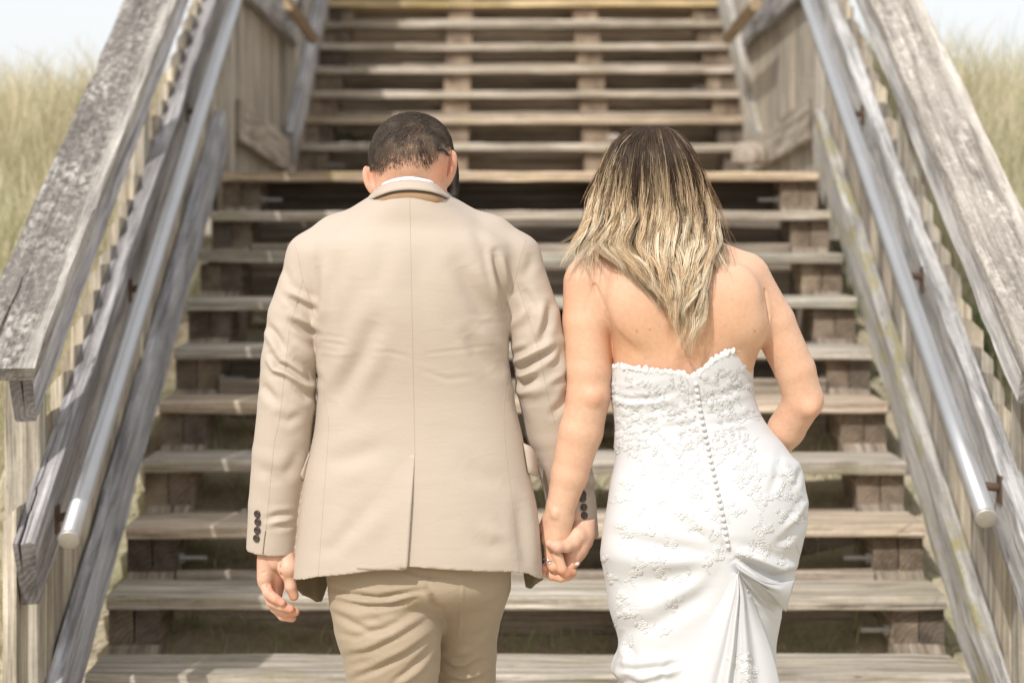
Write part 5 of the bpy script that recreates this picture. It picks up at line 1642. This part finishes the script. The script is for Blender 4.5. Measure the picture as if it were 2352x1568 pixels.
def woman_hair():
    rg = np.random.default_rng(21)
    HY_ = np.array([288, 300, 330, 360, 400, 450, 500, 540, 575, 600])
    HL_ = np.array([1476, 1448, 1412, 1396, 1378, 1362, 1350, 1338, 1324, 1322])
    HR_ = np.array([1514, 1545, 1574, 1594, 1614, 1634, 1652, 1660, 1668, 1672])
    CYy = np.array([560, 600, 640, 680, 720, 760, 800, 840])
    CL = np.array([1372, 1424, 1462, 1498, 1522, 1542, 1562, 1572])
    CR = np.array([1662, 1648, 1636, 1630, 1624, 1616, 1604, 1594])
    m = 30
    locks = 190
    paths, rads, cols = [], [], []
    dark = np.array([.070, .044, .027]); mid = np.array([.25, .155, .085]); blond = np.array([.80, .585, .36]); pale = np.array([.90, .75, .53])
    def back_dy(x, y):
        xh = (x - 1497) / 118
        head = .02 - .112 * np.sqrt(np.clip(1 - ((y - 395) / 112) ** 2 * (y < 395) - np.clip(xh, -1, 1) ** 2 * .85, 0.02, 1))
        body = -.108 - .022 * np.clip((y - 560) / 120, 0, 1) + .055 * np.clip(np.abs(x - 1540) / 190, 0, 1) ** 2.2
        w_ = np.clip((y - 470) / 150, 0, 1); w_ = w_ * w_ * (3 - 2 * w_)
        return head * (1 - w_) + np.minimum(head, body) * w_ * (y < 600) + body * w_ * (y >= 600)
    for l in range(locks + 110):
        hero = l >= locks                          # paler, wavier locks lying on top
        u = -1 + 2 * (l + rg.uniform(.1, .9)) / locks if not hero else rg.uniform(-1, 1)
        u = np.sign(u) * abs(u) ** .93
        layer = rg.random() if not hero else -.15
        hi = rg.random() < .28 or hero
        if u < -.70: end = rg.uniform(565, 655)
        elif u < -.45: end = rg.uniform(625, 740)
        elif u < .80: end = rg.uniform(705, 822) if hero else rg.uniform(640, 770)
        else: end = rg.uniform(575, 670)
        if layer > .6: end -= rg.uniform(0, 90)
        flip = 0
        if u < -.70: flip = -rg.uniform(4, 30)
        elif u > .84: flip = rg.uniform(-14, 36)
        nS = int(rg.integers(20, 40)) if not hero else int(rg.integers(12, 30))
        y0 = 289 + 10 * rg.random() + 26 * (rg.random() < .4) * rg.random()
        if hero: y0 += rg.uniform(0, 60)
        t = np.linspace(0, 1, m)
        yy = y0 + (end - y0) * t
        drift = rg.normal(0, .075) - .06 * (u > .6)
        uu = np.clip(u + drift * t * (1.6 if hero else 1) + .05 * np.sin(t * rg.uniform(2, 6) + rg.uniform(0, 6)) * t, -1.02, 1.0)
        L = np.interp(yy, HY_, HL_); R = np.interp(yy, HY_, HR_)
        xs = L + (R - L) * (uu + 1) / 2
        if -.72 <= u <= .90:
            uc = np.clip((uu + .72) / 1.62, -.03, 1.02)
            xc = np.interp(yy, CYy, CL) + (np.interp(yy, CYy, CR) - np.interp(yy, CYy, CL)) * uc
            b = np.clip((yy - 500) / 120, 0, 1); b = b * b * (3 - 2 * b)
            xs = xs * (1 - b) + xc * b
        amp = (rg.uniform(2, 9) if not hero else rg.uniform(6, 17)) * np.clip((yy - (380 if hero else 420)) / 240, 0, 1.15) ** 1.1
        wl = rg.uniform(105, 200) if hero else rg.uniform(120, 250); ph = rg.uniform(0, 6.28)
        wave = np.sin((yy / wl + .12 * np.sin(yy / 40 + ph)) * 2 * pi + ph)
        xs = xs + amp * wave
        xs = xs + flip * np.clip((t - .70) / .30, 0, 1) ** 2 + rg.normal(0, 9) * np.clip((t - .75) / .25, 0, 1) ** 2
        dys = back_dy(xs, yy) + layer * .022 + amp / 1151 * np.cos(yy / wl * 2 * pi + ph) * 1.1 - .005
        if flip: yy = yy - abs(flip) * .4 * np.clip((t - .8) / .2, 0, 1) ** 2
        spread = rg.uniform(6, 14) * (1.0 - .62 * t) + 1.6
        if hero: spread = rg.uniform(3.5, 10) * (1.0 - .35 * t) + 1.0
        ox = rg.normal(0, .5, (nS, 1)); od = rg.normal(0, .5, (nS, 1))
        tw = rg.uniform(-2.5, 2.5)                 # the lock twists about itself
        ox_ = ox * np.cos(tw * t * 2)[None] - od * np.sin(tw * t * 2)[None]; od_ = od * np.cos(tw * t * 2)[None] + ox * np.sin(tw * t * 2)[None]
        fr = rg.normal(0, 1, (nS, 1)) * 1.3
        tl = rg.uniform(.78, 1.04, (nS, 1))
        Tn = np.clip(t[None] * tl, 0, 1)
        X = np.interp(Tn.ravel(), t, xs).reshape(nS, m) + ox_ * spread[None] + fr * np.sin(t * rg.uniform(4, 12, (nS, 1)) + rg.uniform(0, 6.28, (nS, 1))) * (.4 + 1.9 * t)
        Yp = np.interp(Tn.ravel(), t, yy).reshape(nS, m)
        D = np.interp(Tn.ravel(), t, dys).reshape(nS, m) + od_ * spread[None] / 1151 * .6
        Yw = YP + D
        pth = np.stack([CX + (X - VX) / F * Yw, Yw, ZE + (VY - Yp) / F * Yw], -1)
        paths.append(pth)
        rads.append(np.full((nS, m), 1.0) * (.00046 * rg.uniform(.6, 1.3, (nS, 1))) * np.clip(np.minimum(1, (1.02 - t) * 3), .15, 1)[None])
        if hero: hi = rg.random() < .35
        st = rg.uniform(-.06, .12) if hi else rg.uniform(.10, .42) if hero else rg.uniform(.36, .75)
        if layer > .65: st += .12
        tip = pale if rg.random() < .55 else blond
        k1 = np.clip((t - st) / .25, 0, 1)[None, :, None]; k2 = np.clip((t - st - .18) / .33, 0, 1)[None, :, None]
        c = dark * (1 - k1) + (mid if not (hi or hero) else blond * .85) * k1
        c = c * (1 - k2) + tip * k2
        c = c * rg.uniform(.62, 1.2, (nS, 1, 1)) * rg.uniform(.8, 1.1)
        mixd = (rg.random((nS, 1, 1)) < (.04 if hero else .12 if hi else .35))
        c = np.where(mixd, dark * (1 - k2) + mid * k2, c)
        cols.append(np.broadcast_to(c, (nS, m, 3)))
    # loose fine hairs
    nF = 420
    t = np.linspace(0, 1, m)
    u = rg.uniform(-1.05, 1.05, (nF, 1)); y0 = rg.uniform(290, 480, (nF, 1)); Lh = rg.uniform(60, 200, (nF, 1))
    Yp = y0 + Lh * t
    L = np.interp(Yp, HY_, HL_) - 3; R = np.interp(Yp, HY_, HR_) + 3
    X = L + (R - L) * (u + 1) / 2 + np.sign(u) * rg.uniform(0, 16, (nF, 1)) * (np.abs(u) > .8) * t ** 1.5 + rg.normal(0, 3, (nF, 1)) * np.sin(t * rg.uniform(3, 9, (nF, 1)))
    D = back_dy(X, Yp) - rg.uniform(.003, .010, (nF, 1))
    Yw = YP + D
    paths.append(np.stack([CX + (X - VX) / F * Yw, Yw, ZE + (VY - Yp) / F * Yw], -1))
    rads.append(np.full((nF, m), .00022)); cols.append(np.broadcast_to((mid * rg.uniform(.5, 1.8, (nF, 1)))[:, None, :], (nF, m, 3)))
    add('hair', strands_mesh('hair', np.vstack(paths), np.vstack(rads), np.vstack(cols)), HAIR, wom)
    # the under-layer close to the head and neck
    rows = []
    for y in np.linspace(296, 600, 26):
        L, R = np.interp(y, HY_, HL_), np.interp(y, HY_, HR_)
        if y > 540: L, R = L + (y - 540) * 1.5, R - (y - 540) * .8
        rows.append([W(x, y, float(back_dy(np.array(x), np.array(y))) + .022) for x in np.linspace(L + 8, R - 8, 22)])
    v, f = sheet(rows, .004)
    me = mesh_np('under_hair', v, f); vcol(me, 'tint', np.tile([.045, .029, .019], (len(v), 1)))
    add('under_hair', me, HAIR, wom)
woman_hair()
